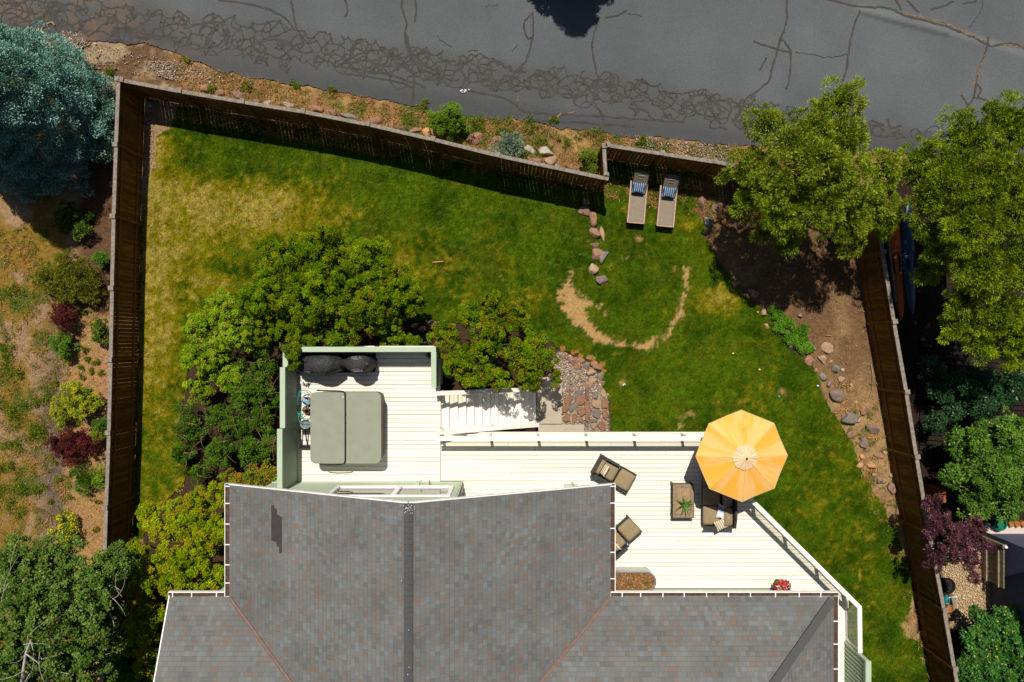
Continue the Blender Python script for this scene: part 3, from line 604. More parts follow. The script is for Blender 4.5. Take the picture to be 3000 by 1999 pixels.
# newer shingles, laid as courses along the slope of the left plane
pt = MB(); 
for i, (x0, x1, y0, y1) in enumerate([(793,803,1481,1585),(803,812,1490,1588),(812,820,1507,1600),(820,829,1511,1618)]):
    xa, ya = P(x0, y0, 5.6); xb, yb = P(x1, y1, 5.6)
    za, zb = zr_main(xa) + .012, zr_main(xb) + .012; pt.add([(xa, ya, za), (xa, yb, za), (xb, yb, zb), (xb, ya, zb)], [(0, 1, 2, 3)])
pt.build('shingle_patch', m_patch, roof)
dr = MB(); r = np.random.default_rng(12)
for i in range(26):
    x = XC + r.normal(0, .10); y = YF - .05 - abs(r.normal(0, .14)) if i < 22 else YF - r.uniform(.3, 5); dr.box((x, y, ZR + .062 - max(0, abs(x - XC) - .02) * .36), (.03, .02, .004), r.uniform(0, 3))
dr.build('droppings', M('chalk', (.6, .6, .58), bmp=0), roof)
# gutters: an open channel on each eave with white brackets over it
def gutter(a, b, out, ties):
    a = Vector(a); b = Vector(b); o = Vector((*out, 0)); g = MB()
    g.bar(a + o * .068 + Vector((0, 0, -.10)), b + o * .068 + Vector((0, 0, -.10)), 0.13, 0.01)
    g.bar(a + o * .139 + Vector((0, 0, -.045)), b + o * .139 + Vector((0, 0, -.045)), 0.012, 0.12); pass
    g.bar(a + o * .130 + Vector((0, 0, .020)), b + o * .130 + Vector((0, 0, .020)), 0.022, 0.012)
    for e, s_ in ((a, -1), (b, 1)): g.box(tuple(e + o * .07 + (b - a).normalized() * s_ * .004 + Vector((0, 0, -.05))), (0.15 if abs(o.x) > .5 else .008, 0.15 if abs(o.y) > .5 else .008, .12))
    gt = g.build('gutter', m_white, house)
    s = MB(); s.bar(a + o * .062 + Vector((0, 0, -.03)), b + o * .062 + Vector((0, 0, -.03)), 0.128, 0.014); s.build('leaf_silt', m_gut, gt)
    for t in ties:
        k = MB(); p = a.lerp(b, t); k.bar(p - o * .02 + Vector((0, 0, .012)), p + o * .142 + Vector((0, 0, .012)), 0.032, 0.014); k.build('gutter_bracket', m_white, gt)
def frac(vals, v0, v1): return [(v - v0) / (v1 - v0) for v in vals]
gutter((XM0, YF + .02, ZE), (XM0, YW - .0, ZE), (-1, 0), frac([1427,1477,1537,1597,1656,1709], 1420, 1748))
gutter((XM1, YF + .02, ZE), (XM1, YW + .15, ZE), (1, 0), frac([1427,1476,1550,1620,1697], 1420, 1735))
gutter((XL - .02, YW, ZE), (XM0 - .15, YW, ZE), (0, 1), frac([508,564,637], 495, 660))
gutter((XM1 + .0, YW, ZE), (XR + .14, YW, ZE), (0, 1), frac([1822,1875,1939,2000,2064,2127,2190,2262,2330,2392], 1790, 2443))
gutter((XR, YW, ZE), (XR, YB, ZE), (1, 0), [0.065, 0.125, 0.19, 0.25, 0.33, 0.41, 0.5, 0.6, 0.7, 0.8, 0.9])
fb = MB()                                      # white rake boards under the gable edges
for a_, b_ in (((XM0, YF + .0, ZE - .06), (XC, YF + .0, ZR - .06)), ((XM1, YF + .0, ZE - .06), (XC, YF + .0, ZR - .06)), ((XL + .0, YW, ZE - .06), (XL, YR, ZR - .06)), ((XL, YB, ZE - .06), (XL, YR, ZR - .06))): fb = MB(); fb.bar(a_, b_, 0.035, 0.12); fb.build('rake_board', m_white, house)
def siding_mat():
    m, nt, nd, lk, bs = newmat('sage_siding'); sp = nd.new('ShaderNodeSeparateXYZ'); lk.new(objvec(nt), sp.inputs[0])
    s_ = mth(nt, 'ADD', sp.outputs[0], sp.outputs[1]); f = mth(nt, 'FRACT', mth(nt, 'MULTIPLY', s_, 9.0)); g = mth(nt, 'LESS_THAN', f, 0.12)
    col = mixc(nt, g, (0.22, 0.27, 0.185), (0.17, 0.21, 0.14)); lk.new(col, bs.inputs['Base Color']); bs.inputs['Roughness'].default_value = 0.7
    bump(nt, bs, mth(nt, 'SUBTRACT', 1.0, g), 0.5, 0.01); return m
m_siding = siding_mat(); m_wall = M('wall_paint', (0.46, 0.53, 0.40), (0.43, 0.50, 0.375), 0.8, 3, bmp=0.05, amt=0.04)
wl_ = MB(); Y0 = -5.04; YWI = -8.88
WP = [(-8.55, Y0), (-1.83, Y0), (-1.83, -5.62), (2.6, -5.62), (2.6, YWI), (9.62, YWI), (9.62, -19.8), (-10.4, -19.8), (-10.4, -8.75), (-8.55, -8.75)]
WN = (-6.03, -2.0, 3.12, 4.6)                # the big window in the front wall
for i in range(len(WP)):
    a, b = WP[i], WP[(i + 1) % len(WP)]
    if i == 0:
        for x0, x1, z0, z1 in ((a[0], WN[0], 0, 5.0), (WN[1], b[0], 0, 5.0), (WN[0], WN[1], 0, WN[2]), (WN[0], WN[1], WN[3], 5.0)): wl_.add([(x0, Y0, z0), (x1, Y0, z0), (x1, Y0, z1), (x0, Y0, z1)], [(3, 2, 1, 0)])
    else: wl_.add([(*a, 0), (*b, 0), (*b, 5.0), (*a, 5.0)], [(3, 2, 1, 0)])
# gables
wl_.add([(-8.55, Y0, 5.0), (2.6, Y0, 5.0), (XC, Y0, ZR - .3)], [(0, 2, 1)]); wl_.add([(-8.55, Y0, 5.0), (2.6, Y0, 5.0), (2.6, -5.62, 5.0), (-1.83, -5.62, 5.0)], [(0, 1, 2, 3)])
wl_.add([(-10.4, -8.75, 5.0), (-10.4, -19.8, 5.0), (-10.4, YR, ZR - .3)], [(0, 2, 1)])
wl_.build('wall', m_wall, house)
dk = MB(); dk.box(((WN[0] + WN[1]) / 2, Y0 - .12, 3.8), (4.6, 0.05, 2.6)); dk.build('curtain', M('curtain_reflection_pale', (0.70, 0.68, 0.60), rough=0.9, bmp=0), house)  # curtain coloured pale to stand in for the bright reflection in the window
tb = MB(); tb.box((-1.79, Y0 + .015, 3.65), (0.09, 0.05, 2.7)); tb.box((-5.2, Y0 + .012, D + .06), (6.7, 0.03, 0.1)); tb.build('corner_trim', m_green, house)
wf = MB(); x0, x1, z0, z1 = WN
wf.box(((x0 + x1) / 2, Y0 + .01, z0 + .045), (x1 - x0, .09, .09)); wf.box(((x0 + x1) / 2, Y0 + .01, z1 - .045), (x1 - x0, .09, .09))
for x in (x0 + .06, x1 - .06): wf.box((x, Y0 + .01, (z0 + z1) / 2), (.12, .09, z1 - z0 - .18))
wf.box((-3.86, Y0 + .01, (z0 + z1) / 2), (.16, .09, z1 - z0 - .18))
win = wf.build('window', m_white, house)
for xa, xb in ((x0 + .12, -3.94), (-3.78, x1 - .12)):
    g = MB(); g.box(((xa + xb) / 2, Y0 - .01, (z0 + z1) / 2), (xb - xa, .006, z1 - z0 - .18)); g.build('pane', Mglass('window_glass', (0.55, 0.60, 0.55), 0.5), win)
lm = MB(); lm.box((-3.3, Y0 + .07, 2.86), (0.14, 0.13, 0.16)); lm.bar((-3.22, Y0 + .12, 2.8), (-3.14, Y0 + .2, 2.92), .03, .03); lm.build('electric_box', m_green, house)
hb = MB(); hb.tube([(-2.88, Y0, 2.85), (-2.88, Y0 + .14, 2.85), (-2.88, Y0 + .15, 2.78)], .018, 6); hb.box((-2.88, Y0 + .1, 2.9), (.08, .02, .03)); hb.build('faucet', M('brass', (0.3, 0.25, 0.15), metal=0.6, rough=0.4, bmp=0), house)
# ================================================================ the deck
DECK1 = [(-7.66, -.16), (-2.56, -.16), (-2.56, -3.30), (-2.56, -5.03), (-7.66, -5.03)]
DECK2 = [(-2.55, -3.30), (8.02, -3.30), (8.02, -5.25), (12.0, -9.18), (12.0, -17.5), (9.63, -17.5), (9.63, -8.87), (2.61, -8.87), (2.61, -5.61), (-1.82, -5.61), (-1.82, -5.03), (-2.55, -5.03)]
deck = thing('deck', 'raised cream painted timber deck with a narrow hot tub platform', 'deck', (0, -4, 0))
def boards_in(poly, pitch, y1, y0, seed, name, x_shift=0):
    r = np.random.default_rng(seed); b = MB(); y = y1
    while y > y0:
        ya, yb = y - 0.005 - r.uniform(0, .004), y - pitch + 0.005 + r.uniform(0, .004); cross = []
        ym = (ya + yb) / 2; xs = []
        for i in range(len(poly)):
            p, q = poly[i], poly[(i + 1) % len(poly)]
            if (p[1] > ym) != (q[1] > ym):
                X_ = lambda yy: p[0] + (q[0] - p[0]) * (yy - p[1]) / (q[1] - p[1]); xs.append((X_(ym), X_(max(min(ya, max(p[1], q[1])), min(p[1], q[1]))), X_(max(min(yb, max(p[1], q[1])), min(p[1], q[1])))))
        xs.sort()
        for i in range(0, len(xs) - 1, 2):
            a0, a1 = xs[i], xs[i + 1]; cuts = []; x = a0[0] + r.uniform(1.2, 4.5)
            while x < a1[0] - .6: cuts.append(x); x += r.choice([2.44, 3.05, 3.66, 4.88])
            ed = [(a0[1], a0[2])] + [(c, c) for c in cuts] + [(a1[1], a1[2])]; dz = r.normal(0, .0012)
            for u, v in zip(ed[:-1], ed[1:]):
                z = D + dz; g = .003; b.mi = int(r.integers(0, 3)); b.prism([(u[1] + g, yb), (v[1] - g, yb), (v[0] - g, ya), (u[0] + g, ya)], z - .035, z)
        y -= pitch
    return b
def deckmat(n, a, b_):
    m = M(n, a, b_, 0.6, 1.4, (0.35, 5, 1), 0.12, s2=26, amt=0.08); nt = m.node_tree; bs = nt.nodes['Principled BSDF']; lk = bs.inputs['Base Color'].links[0]; src = lk.from_socket
    f = ramp(nt, noise(nt, 1.1, objvec(nt, (1, 1, 1)), 6, .7), .60, .72); g = ramp(nt, noise(nt, 9, objvec(nt, (.4, 3, 1)), 4, .7), .66, .74)
    c = mixc(nt, mth(nt, 'MULTIPLY', f, .30), src, (0.55, 0.43, 0.30)); c = mixc(nt, mth(nt, 'MULTIPLY', g, .35), c, (0.42, 0.30, 0.20)); nt.links.new(c, bs.inputs['Base Color']); return m
dm = [deckmat('deck_board_a', (0.76, 0.725, 0.65), (0.72, 0.67, 0.585)), deckmat('deck_board_b', (0.73, 0.69, 0.61), (0.69, 0.635, 0.55)), deckmat('deck_board_c', (0.78, 0.75, 0.68), (0.74, 0.70, 0.62))]
boards_in(DECK1, 0.1535, -.17, -5.03, 3, 'd1').build('platform_boards', dm, deck)
bb = boards_in(DECK2, 0.1535, -3.31, -17.4, 4, 'd2'); bb.build('deck_boards', dm, deck)
j = MB(); j.box((-5.1, -2.6, 2.15), (5.0, 4.7, .14)); j.prism([(-2.4, -3.42), (7.9, -3.42), (7.9, -5.3), (11.88, -9.2), (11.88, -17.4), (9.7, -17.4), (9.7, -8.8), (2.7, -8.8), (2.7, -5.5), (-2.4, -5.5)], 2.08, 2.22)
m_under = M('deck_underside', (0.10, 0.075, 0.055), rough=0.9, bmp=0); j.build('joists', m_under, deck)
e = MB()
for a, b in (((-2.54, -3.29), (8.03, -3.29)), ((8.03, -3.29), (8.03, -5.24)), ((8.03, -5.24), (12.02, -9.17)), ((12.02, -9.17), (12.02, -17.5))): e.bar((*a, 2.16), (*b, 2.16), .035, .24)
e.bar((-2.575, -3.28, 2.3), (-2.575, -3.16, 2.3), .03, .05)
e.build('rim_board', m_cream, deck)
pm = MB()
for x, y in ((-7.3, -.6), (-7.3, -4.7), (-5, -.6), (-2.8, -.6), (-2.4, -3.5), (1, -3.6), (4.5, -3.6), (7.7, -3.6), (8.2, -5.8), (10, -7.6), (11.7, -9.4), (11.7, -13)): pm.box((x, y, 1.05), (.14, .14, 2.1))
pm.build('support_post', m_cream, deck)

# sage parapet walls round the hot tub platform
def parapet(a, b, z0, z1, label, th=.15, capw=.165, side=0, name='parapet_wall'):
    t = thing(name, label, 'wall', (a[0], a[1], z0)); w = MB(); w.bar((*a, (z0 + z1 - .03) / 2), (*b, (z0 + z1 - .03) / 2), th, z1 - z0 - .03); w.build('wall_panel', m_siding, t)
    c = MB(); c.bar((*a, z1 - .012), (*b, z1 - .012), capw + .012, .036); c.build('cap_board', m_green, t, bevel=.003); return t
parapet((-7.735, -4.98), (-7.735, -2.93), 1.0, 3.97, 'tallest step of the sage green wall left of the hot tub')
parapet((-7.735, -2.93), (-7.735, -.885), 1.0, 3.69, 'middle step of the sage green wall beside the hose and bucket')
parapet((-7.735, -.885), (-7.735, -.2), 1.0, 3.40, 'lowest step of the sage green wall next to the covered grill')
parapet((-7.82, -.285), (-2.60, -.285), 1.0, 3.375, 'sage green wall with flat cap behind the two covered grills')
parapet((-2.675, -.372), (-2.675, -1.60), 1.0, 3.38, 'short sage green wall with flat cap at the head of the stairs')

# ---------------------------------------------------------------- stairs
st = thing('staircase', 'cream wooden stairs leading down from the deck to the concrete slab', 'stairs', (-.8, -2.5, 0))
NT = 12; run = 0.2905; rise = D / 13
m_glassr = Mglass('rail_glass', (0.80, 0.83, 0.74), 0.03)
for i in range(NT):
    x0 = -2.55 + i * run; z = D - (i + 1) * rise; t = MB()
    t.box((x0 + .072, -2.49, z - .019), (.138, 1.24, .038)); t.box((x0 + .217, -2.49, z - .019), (.138, 1.24, .038)); tr = t.build('tread', m_cream, st, bevel=.003)
    q = MB(); q.box((x0 - .004, -2.49, z + rise / 2 - .02), (.012, 1.2, rise - .02)); q.build('riser', m_cream, tr)
for y, yy in ((-1.84, .03), (-3.13, -.03)):
    s = MB(); s.bar((-2.52, y, D - .22), (.95, y, -.02), .04, .28); s.build('stringer', m_cream, st)
    h = MB(); h.bar((-2.62, y + yy, D + .92), (1.02, y + yy, .12 + .90), .15, .04); h.build('handrail', m_cream, st, bevel=.01)
    g = MB()
    for i, x in enumerate((-2.50, -.75, .92)):
        zt = D + .92 - (x + 2.62) * .6044; p = MB(); p.box((x, y + yy, zt - .52), (.09, .09, .98)); p.build('stair_post', m_cream, st)
    for xa, xb in ((-2.42, -.83), (-.67, .85)):
        za = D + .92 - (xa + 2.62) * .6044; zb = D + .92 - (xb + 2.62) * .6044; yq = y + yy
        g.add([(xa, yq, za - .8), (xb, yq, zb - .8), (xb, yq, zb - .06), (xa, yq, za - .06)], [(0, 1, 2, 3)])
    g.build('glass_panel', m_glassr, st)
    lr = MB(); lr.bar((-2.5, y + yy, D + .92 - .07 - .83), (.93, y + yy, D + .92 - (.93 + 2.62) * .6044 - .83), .05, .05); lr.build('lower_rail', m_cream, st)

# ---------------------------------------------------------------- deck railings
def railing(pts, posts, label, name='deck_railing'):
    t = thing(name, label, 'railing', (*pts[0], D)); zt = D + 1.0
    cp = MB(); n = len(pts)
    # one mitred cap board
    off = []
    for i, p in enumerate(pts):
        d1 = (Vector(p) - Vector(pts[i - 1])).normalized() if i else None; d2 = (Vector(pts[i + 1]) - Vector(p)).normalized() if i < n - 1 else None
        n1 = Vector((-d1.y, d1.x)) if d1 else None; n2 = Vector((-d2.y, d2.x)) if d2 else None
        m_ = n1 if n2 is None else n2 if n1 is None else (n1 + n2).normalized(); k = 1 if (n1 is None or n2 is None) else 1 / max(.5, m_.dot(n1)); off.append(m_ * k * .076)
    vs = []
    for z in (zt - .038, zt):
        for p, o in zip(pts, off): vs += [(p[0] + o.x, p[1] + o.y, z), (p[0] - o.x, p[1] - o.y, z)]
    fs = []; m_ = 2 * n
    for i in range(n - 1): a = 2 * i; fs += [(m_ + a, m_ + a + 1, m_ + a + 3, m_ + a + 2), (a, a + 2, a + 3, a + 1), (a, m_ + a, m_ + a + 2, a + 2), (a + 1, a + 3, m_ + a + 3, m_ + a + 1)]
    fs += [(0, 1, m_ + 1, m_), (m_ - 2, 2 * m_ - 2, 2 * m_ - 1, m_ - 1)]
    cp.add(vs, fs); cp.build('cap_rail', m_cream, t)
    for i in range(n - 1):
        a, b = Vector(pts[i]), Vector(pts[i + 1]); d = (b - a).normalized(); L = (b - a).length; nr = Vector((-d.y, d.x)); br = MB(); br.bar((*a, D + .09), (*b, D + .09), .04, .06); br.bar((*a, zt - .075), (*b, zt - .075), .04, .07); br.build('lower_rail', m_cream, t)
        ps = posts[i]; 
        for x in ps: q = a + d * x + nr * .012; k = MB(); k.box((q.x, q.y, D + .47), (.09, .09, 0.98), math.atan2(d.y, d.x)); k.build('post', m_cream, t)
        ee = [0] + list(ps) + [L]
        for u, v in zip(ee[:-1], ee[1:]):
            if v - u < .3: continue
            g = MB(); p, q = a + d * (u + .05), a + d * (v - .05); g.add([(p.x, p.y, D + .12), (q.x, q.y, D + .12), (q.x, q.y, zt - .11), (p.x, p.y, zt - .11)], [(0, 1, 2, 3)]); g.build('glass_panel', m_glassr, t)
    return t
railing([(-2.60, -3.345), (8.04, -3.345), (8.04, -5.28), (11.92, -9.13), (11.94, -10.70)], [(.12, 1.83, 3.52, 5.22, 6.93, 8.64, 10.6), (1.8,), (.75, 2.35, 3.95, 5.3), (1.5,)], 'long cream glass railing with flat cap rail round the deck edge')
# tall board screen beside the house
sc = thing('privacy_screen', 'tall sage board screen closing the narrow side deck', 'screen', (11.87, -10.74, D)); w = MB(); w.box((11.93, -14.1, 2.95), (.05, 6.7, 1.6)); w.build('wall_panel', m_siding, sc)
bt = MB(); y = -10.80
while y > -17.4: bt.box((11.89, y, 3.0), (.035, .055, 1.45)); y -= .145
bt.build('battens', m_green, sc); c = MB(); c.box((11.945, -14.12, 3.80), (.19, 6.78, .06)); c.box((11.885, -14.1, 3.70), (.04, 6.7, .09)); c.box((11.93, -10.75, 3.0), (.13, .06, 1.55)); c.build('cap_board', m_green, sc, bevel=.003)

# ================================================================ hot tub
m_cov = M('spa_vinyl', (0.235, 0.255, 0.195), (0.215, 0.235, 0.178), 0.55, 2.5, bmp=0.12, s2=55, amt=0.05)
m_cab = M('spa_cabinet', (0.16, 0.125, 0.09), (0.11, 0.085, 0.06), 0.6, 4, (1, 1, 6), 0.1)
tub = thing('hot_tub', 'square hot tub under a two part grey green cover', 'hot tub', (-5.72, -3.0, D))
def rrect(x0, x1, y0, y1, r, seg=6, corners=(1, 1, 1, 1)):
    o = []
    for (cx, cy, a0), on in zip(((x1 - r, y1 - r, 0), (x0 + r, y1 - r, 90), (x0 + r, y0 + r, 180), (x1 - r, y0 + r, 270)), corners):
        if on: o += [(cx + r * math.cos(math.radians(a0 + 90 * i / seg)), cy + r * math.sin(math.radians(a0 + 90 * i / seg))) for i in range(seg + 1)]
        else: sx = 1 if a0 in (0, 270) else -1; sy = 1 if a0 in (0, 90) else -1; o.append((cx + sx * r, cy + sy * r))
    return o
b = MB(); b.prism(rrect(-6.92, -4.56, -4.20, -1.80, .22), D, D + .76); b.build('cabinet', m_cab, tub)
for nm, x0, x1, cs in (('cover_half', -6.96, -5.752, (0, 1, 1, 0)), ('cover_half', -5.735, -4.515, (1, 0, 0, 1))):
    c = MB(); c.prism(rrect(x0, x1, -4.235, -1.765, .2, 7, cs), D + .775, D + .855); c.build(nm, m_cov, tub, bevel=.018)
s = MB(); s.prism(rrect(-6.955, -4.52, -4.23, -1.77, .2), D + .70, D + .775); s.build('cover_skirt', M('spa_skirt', (0.17, 0.135, 0.085), rough=.6, bmp=0), tub)
z = D + .90
l = MB(); l.tube([(-6.72, -1.70, z - .02), (-6.3, -1.71, z), (-5.95, -1.72, z), (-5.80, -1.74, z), (-5.755, -1.80, z), (-5.745, -2.0, z), (-5.742, -3.0, z), (-5.745, -4.1, z), (-5.77, -4.22, z), (-5.9, -4.25, z), (-6.3, -4.26, z), (-6.60, -4.24, z)], .022, 8)
l.tube([(-6.60, -4.24, z), (-6.66, -4.27, z - .3), (-6.7, -4.25, D + .3)], .02, 6); l.tube([(-6.72, -1.70, z), (-6.78, -1.72, D + .4)], .02, 6); l.build('cover_lifter', m_black, tub)
k = MB(); k.lathe([(.02, 0), (.02, .006)], (-5.83, -1.93, D + .856), 10); k.build('snap_button', m_white, tub)
for i, (x, y) in enumerate([(-5.72, -2.55), (-5.72, -2.85)]): k = MB(); k.box((x, y, D + .862), (.03, .02, .008)); k.build('strap', m_black, tub)

# steps and clutter between the tub and the wall
sp = thing('tub_steps', 'black plastic steps beside the hot tub', 'steps', (-7.28, -3.35, D)); q = MB()
q.box((-7.28, -3.0, D + .46), (.52, .22, .04)); q.box((-7.28, -3.74, D + .20), (.52, .10, .06)); q.build('tread', m_black, sp)
q = MB(); 
for x in (-7.5, -7.30, -7.06): q.bar((x, -2.95, D + .42), (x, -3.74, D + .02), .03, .06)
for x in (-7.5, -7.06): q.box((x, -2.95, D + .22), (.03, .05, .44)); q.box((x, -3.76, D + .10), (.03, .05, .2))
q.build('side_frame', m_black, sp)
m_blue = M('blue_plastic', (0.02, 0.16, 0.32), (0.015, 0.12, 0.26), .4, 6, bmp=0); m_lblue = M('pale_blue_cloth', (0.25, 0.50, 0.66), (0.16, 0.38, 0.56), .7, 18, bmp=.6, s2=40, amt=.3)
bk = thing('bucket', 'blue bucket stuffed with pale blue plastic by the green wall', 'bucket', (-7.26, -2.12, D)); q = MB(); q.lathe([(.10, 0), (.135, .28), (.145, .30), (.13, .30), (.10, .05)], (-7.26, -2.12, D), 20); q.build('pail', m_blue, bk)
q = MB(); r = np.random.default_rng(4)
for i in range(7): q.sphere((-7.26 + r.normal(0, .04), -2.12 + r.normal(0, .04), D + .27 + r.uniform(0, .05)), r.uniform(.04, .07), 8, 5)
q.build('plastic_sheet', m_lblue, bk)
bs_ = thing('basket', 'brown round basket with an orange lid and small bottles', 'basket', (-7.24, -2.42, D)); q = MB(); q.lathe([(.16, 0), (.2, .16), (.21, .18), (.18, .18), (.14, .03)], (-7.24, -2.44, D), 22, sy=.7); q.build('bowl', M('wicker', (0.12, 0.06, 0.035), rough=.8, s=30), bs_)
q = MB(); q.sphere((-7.33, -2.42, D + .2), .055, 12, 8); q.build('orange_lid', M('orange', (0.85, 0.24, 0.01), rough=.4, bmp=0), bs_)
q = MB(); q.sphere((-7.16, -2.38, D + .2), .04, 10, 6); q.sphere((-7.24, -2.36, D + .2), .035, 10, 6); q.build('bottle', M('clear_plastic', (0.5, 0.5, 0.6), rough=.2, bmp=0), bs_)
tr = thing('pool_tray', 'grey plastic tub with clear liner sitting on the black steps', 'tub', (-7.2, -2.93, D + .48)); q = MB(); q.lathe([(.13, 0), (.18, .10), (.19, .11), (.165, .105), (.12, .02)], (-7.2, -2.9, D + .48), 20, sy=.85); q.build('basin', M('grey_plastic', (0.20, 0.24, 0.26), rough=.4, bmp=0), tr)
hs = thing('garden_hose', 'coiled teal garden hose between the wall and hot tub', 'hose', (-7.3, -2.2, D)); 
pts = [P3(870 + (x - 330) / 4.706 * 1.0, 1000 + y / 4.706, D + .36 + .02 * math.sin(i)) for i, (x, y) in enumerate([(540, 740), (500, 690), (430, 672), (370, 690), (345, 760), (338, 860), (330, 940), (345, 1000), (400, 960), (450, 900), (520, 850), (525, 780), (490, 720), (430, 678), (375, 700), (360, 770)])]
pts2 = [P3(870 + (x - 330) / 4.706, 1000 + y / 4.706, D + .62 + .015 * math.sin(i)) for i, (x, y) in enumerate([(390, 970), (355, 1010), (350, 1070), (380, 1120), (440, 1135), (515, 1120), (520, 1080), (450, 1085), (395, 1060), (365, 1020), (400, 1000), (420, 1060), (470, 1070), (525, 1070)])]
def sm3(p, sub=5):
    p = [Vector(x) for x in p]; o = []
    for i in range(len(p) - 1):
        a, b_, c_, d_ = p[max(i - 1, 0)], p[i], p[i + 1], p[min(i + 2, len(p) - 1)]
        for k in range(sub): t = k / sub; o.append(.5 * ((2 * b_) + (c_ - a) * t + (2 * a - 5 * b_ + 4 * c_ - d_) * t * t + (3 * b_ - a - 3 * c_ + d_) * t ** 3))
    return o + [p[-1]]
m_hose = M('teal_hose', (0.01, 0.34, 0.27), (0.008, 0.28, 0.22), .4, 5, bmp=0)
q = MB(); q.tube(sm3(pts), .011, 7); q.tube(sm3(pts2), .011, 7); q.tube([pts[7], (pts2[2][0], pts2[2][1], D + .5), pts2[1]], .011, 6); q.build('hose_coil', m_hose, hs); q = MB(); q.sphere(P3(884.5, 1223, D + .66), .022, 8, 5); q.build('connector', M('yellow_brass', (.75, .42, .03), rough=.4, bmp=0), hs)
pl = thing('skimmer_pole', 'grey pole with a yellow grip leaning over the bucket', 'pole', (-7.2, -2.3, D)); q = MB(); q.tube([P3(871, 1261, D + .1), P3(884, 1223, D + .5), P3(899, 1183, D + .62)], .012, 7); q.build('shaft', M('steel_pole', (.3, .3, .3), rough=.35, metal=.5, bmp=0), pl)
q = MB(); q.tube([P3(899, 1183, D + .62), P3(905, 1171, D + .66)], .02, 8); q.build('grip', M('yellow_plastic', (.8, .5, .02), rough=.4, bmp=0), pl); q = MB(); q.tube([P3(905, 1171, D + .66), P3(902, 1160, D + .68), P3(908, 1156, D + .68)], .016, 6); q.build('trigger', M('red_plastic', (.5, .05, .02), rough=.4, bmp=0), pl)

# ================================================================ covered grills
m_gc = M('grill_cover_cloth', (0.020, 0.020, 0.023), (0.045, 0.045, 0.048), 0.5, 3.0, bmp=0.7, s2=11, amt=.25, dist=.06)
m_gc2 = M('grill_cover_matte', (0.028, 0.027, 0.028), (0.045, 0.043, 0.043), 0.6, 3.5, bmp=0.7, s2=12, amt=.2, dist=.05)
m_ink = M('white_ink', (0.42, 0.42, 0.42), rough=.6, bmp=0)
def loft(secs):                              # secs: (x, [(y,z)...]) cross sections along x
    b = MB(); n = len(secs[0][1]); vs = []
    for x, pr in secs: vs += [(x, y, z) for y, z in pr]
    fs = [(i * n + k, i * n + (k + 1) % n, (i + 1) * n + (k + 1) % n, (i + 1) * n + k) for i in range(len(secs) - 1) for k in range(n)]
    b.add(vs, fs + [tuple(range(n))[::-1], tuple((len(secs) - 1) * n + k for k in range(n))]); return b
def dome(y0, y1, zt, sag=.0):                # draped section, from front hem over the top to the back hem
    o = [(y0 - .02, D + .12), (y0 - .01, D + .5), (y0 + .02, zt - .25)]; w = y1 - y0
    for i in range(7): a = math.pi * (1 - i / 6); o.append((y0 + w / 2 + (w / 2 - .03) * math.cos(a), zt - .2 + .2 * math.sin(a) - sag * abs(math.sin(2 * a))))
    return o + [(y1 - .02, zt - .25), (y1 + .01, D + .5), (y1 + .02, D + .12)]
from mathutils.bvhtree import BVHTree
def drape(o, cover, lift=.006):
    bm = bmesh.new(); bm.from_mesh(cover.data); bv = BVHTree.FromBMesh(bm); cw = wloc(cover); ow = wloc(o); R_ = Matrix.Rotation(o.rotation_euler.z, 3, 'Z')
    for v in o.data.vertices:
        w = R_ @ v.co + ow; h = bv.ray_cast(Vector((w.x, w.y, 20)) - Vector((cw.x, cw.y, 0)), Vector((0, 0, -1)))[0]
        if h is not None: v.co.z = h.z + cw.z + lift - ow.z
    bm.free()
def text(s, size, mat, parent, loc, rot=0.0, name='lettering', tilt=0.0):
    c = bpy.data.curves.new(name, 'FONT'); c.body = s; c.size = size; c.align_x = 'CENTER'; c.align_y = 'CENTER'; tilt = 0.0
    o = bpy.data.objects.new(name, c); C.objects.link(o); dg = bpy.context.evaluated_depsgraph_get(); me = bpy.data.meshes.new_from_object(o.evaluated_get(dg)); bpy.data.objects.remove(o)
    me.materials.clear(); me.materials.append(mat); o = bpy.data.objects.new(name, me); C.objects.link(o); o.parent = parent; o.location = Vector(loc) - wloc(parent); o.rotation_euler = (tilt, 0, rot); return o
xg = lambda px, z=3.2: P(px, 0, z)[0]; yg = lambda py, z=3.2: P(0, py, z)[1]
g1 = thing('covered_barbecue', 'wide barbecue under a creased shiny black cover with small logo', 'grill', (-6.7, -.8, D))
b = loft([(xg(858), dome(yg(1093), yg(1048), D + .55)), (xg(866), dome(yg(1094), yg(1042), D + .92)), (xg(905), dome(yg(1098), yg(1040), D + .98, .02)), (xg(925), dome(yg(1099), yg(1040), D + 1.16, .02)), (xg(945), dome(yg(1102), yg(1039), D + 1.14)), (xg(962), dome(yg(1098), yg(1040), D + 1.18, .02)), (xg(985), dome(yg(1090), yg(1042), D + .98)), (xg(994), dome(yg(1086), yg(1046), D + .9)), (xg(997), dome(yg(1083), yg(1050), D + .5))])
o = b.build('fabric_cover', m_gc, g1, smooth=True); drape(text('weber', .10, m_ink, g1, (xg(899), yg(1090), D + 1.0)), o)
g2 = thing('covered_smoker', 'pellet smoker under a fitted charcoal cover with white lettering', 'grill', (-5.3, -.8, D))
zt = D + 1.15
b = loft([(xg(990), dome(yg(1078), yg(1052), D + .85)), (xg(1012), dome(yg(1079), yg(1051), D + .93)), (xg(1018), dome(yg(1086), yg(1046), D + 1.1)), (xg(1035), dome(yg(1094), yg(1042), D + 1.15)), (xg(1045), dome(yg(1098), yg(1041), D + 1.17)), (xg(1062), dome(yg(1096), yg(1041), D + 1.17)), (xg(1075), dome(yg(1090), yg(1044), D + 1.12)), (xg(1084), dome(yg(1080), yg(1050), D + 1.0)), (xg(1092), dome(yg(1074), yg(1056), D + .7))])
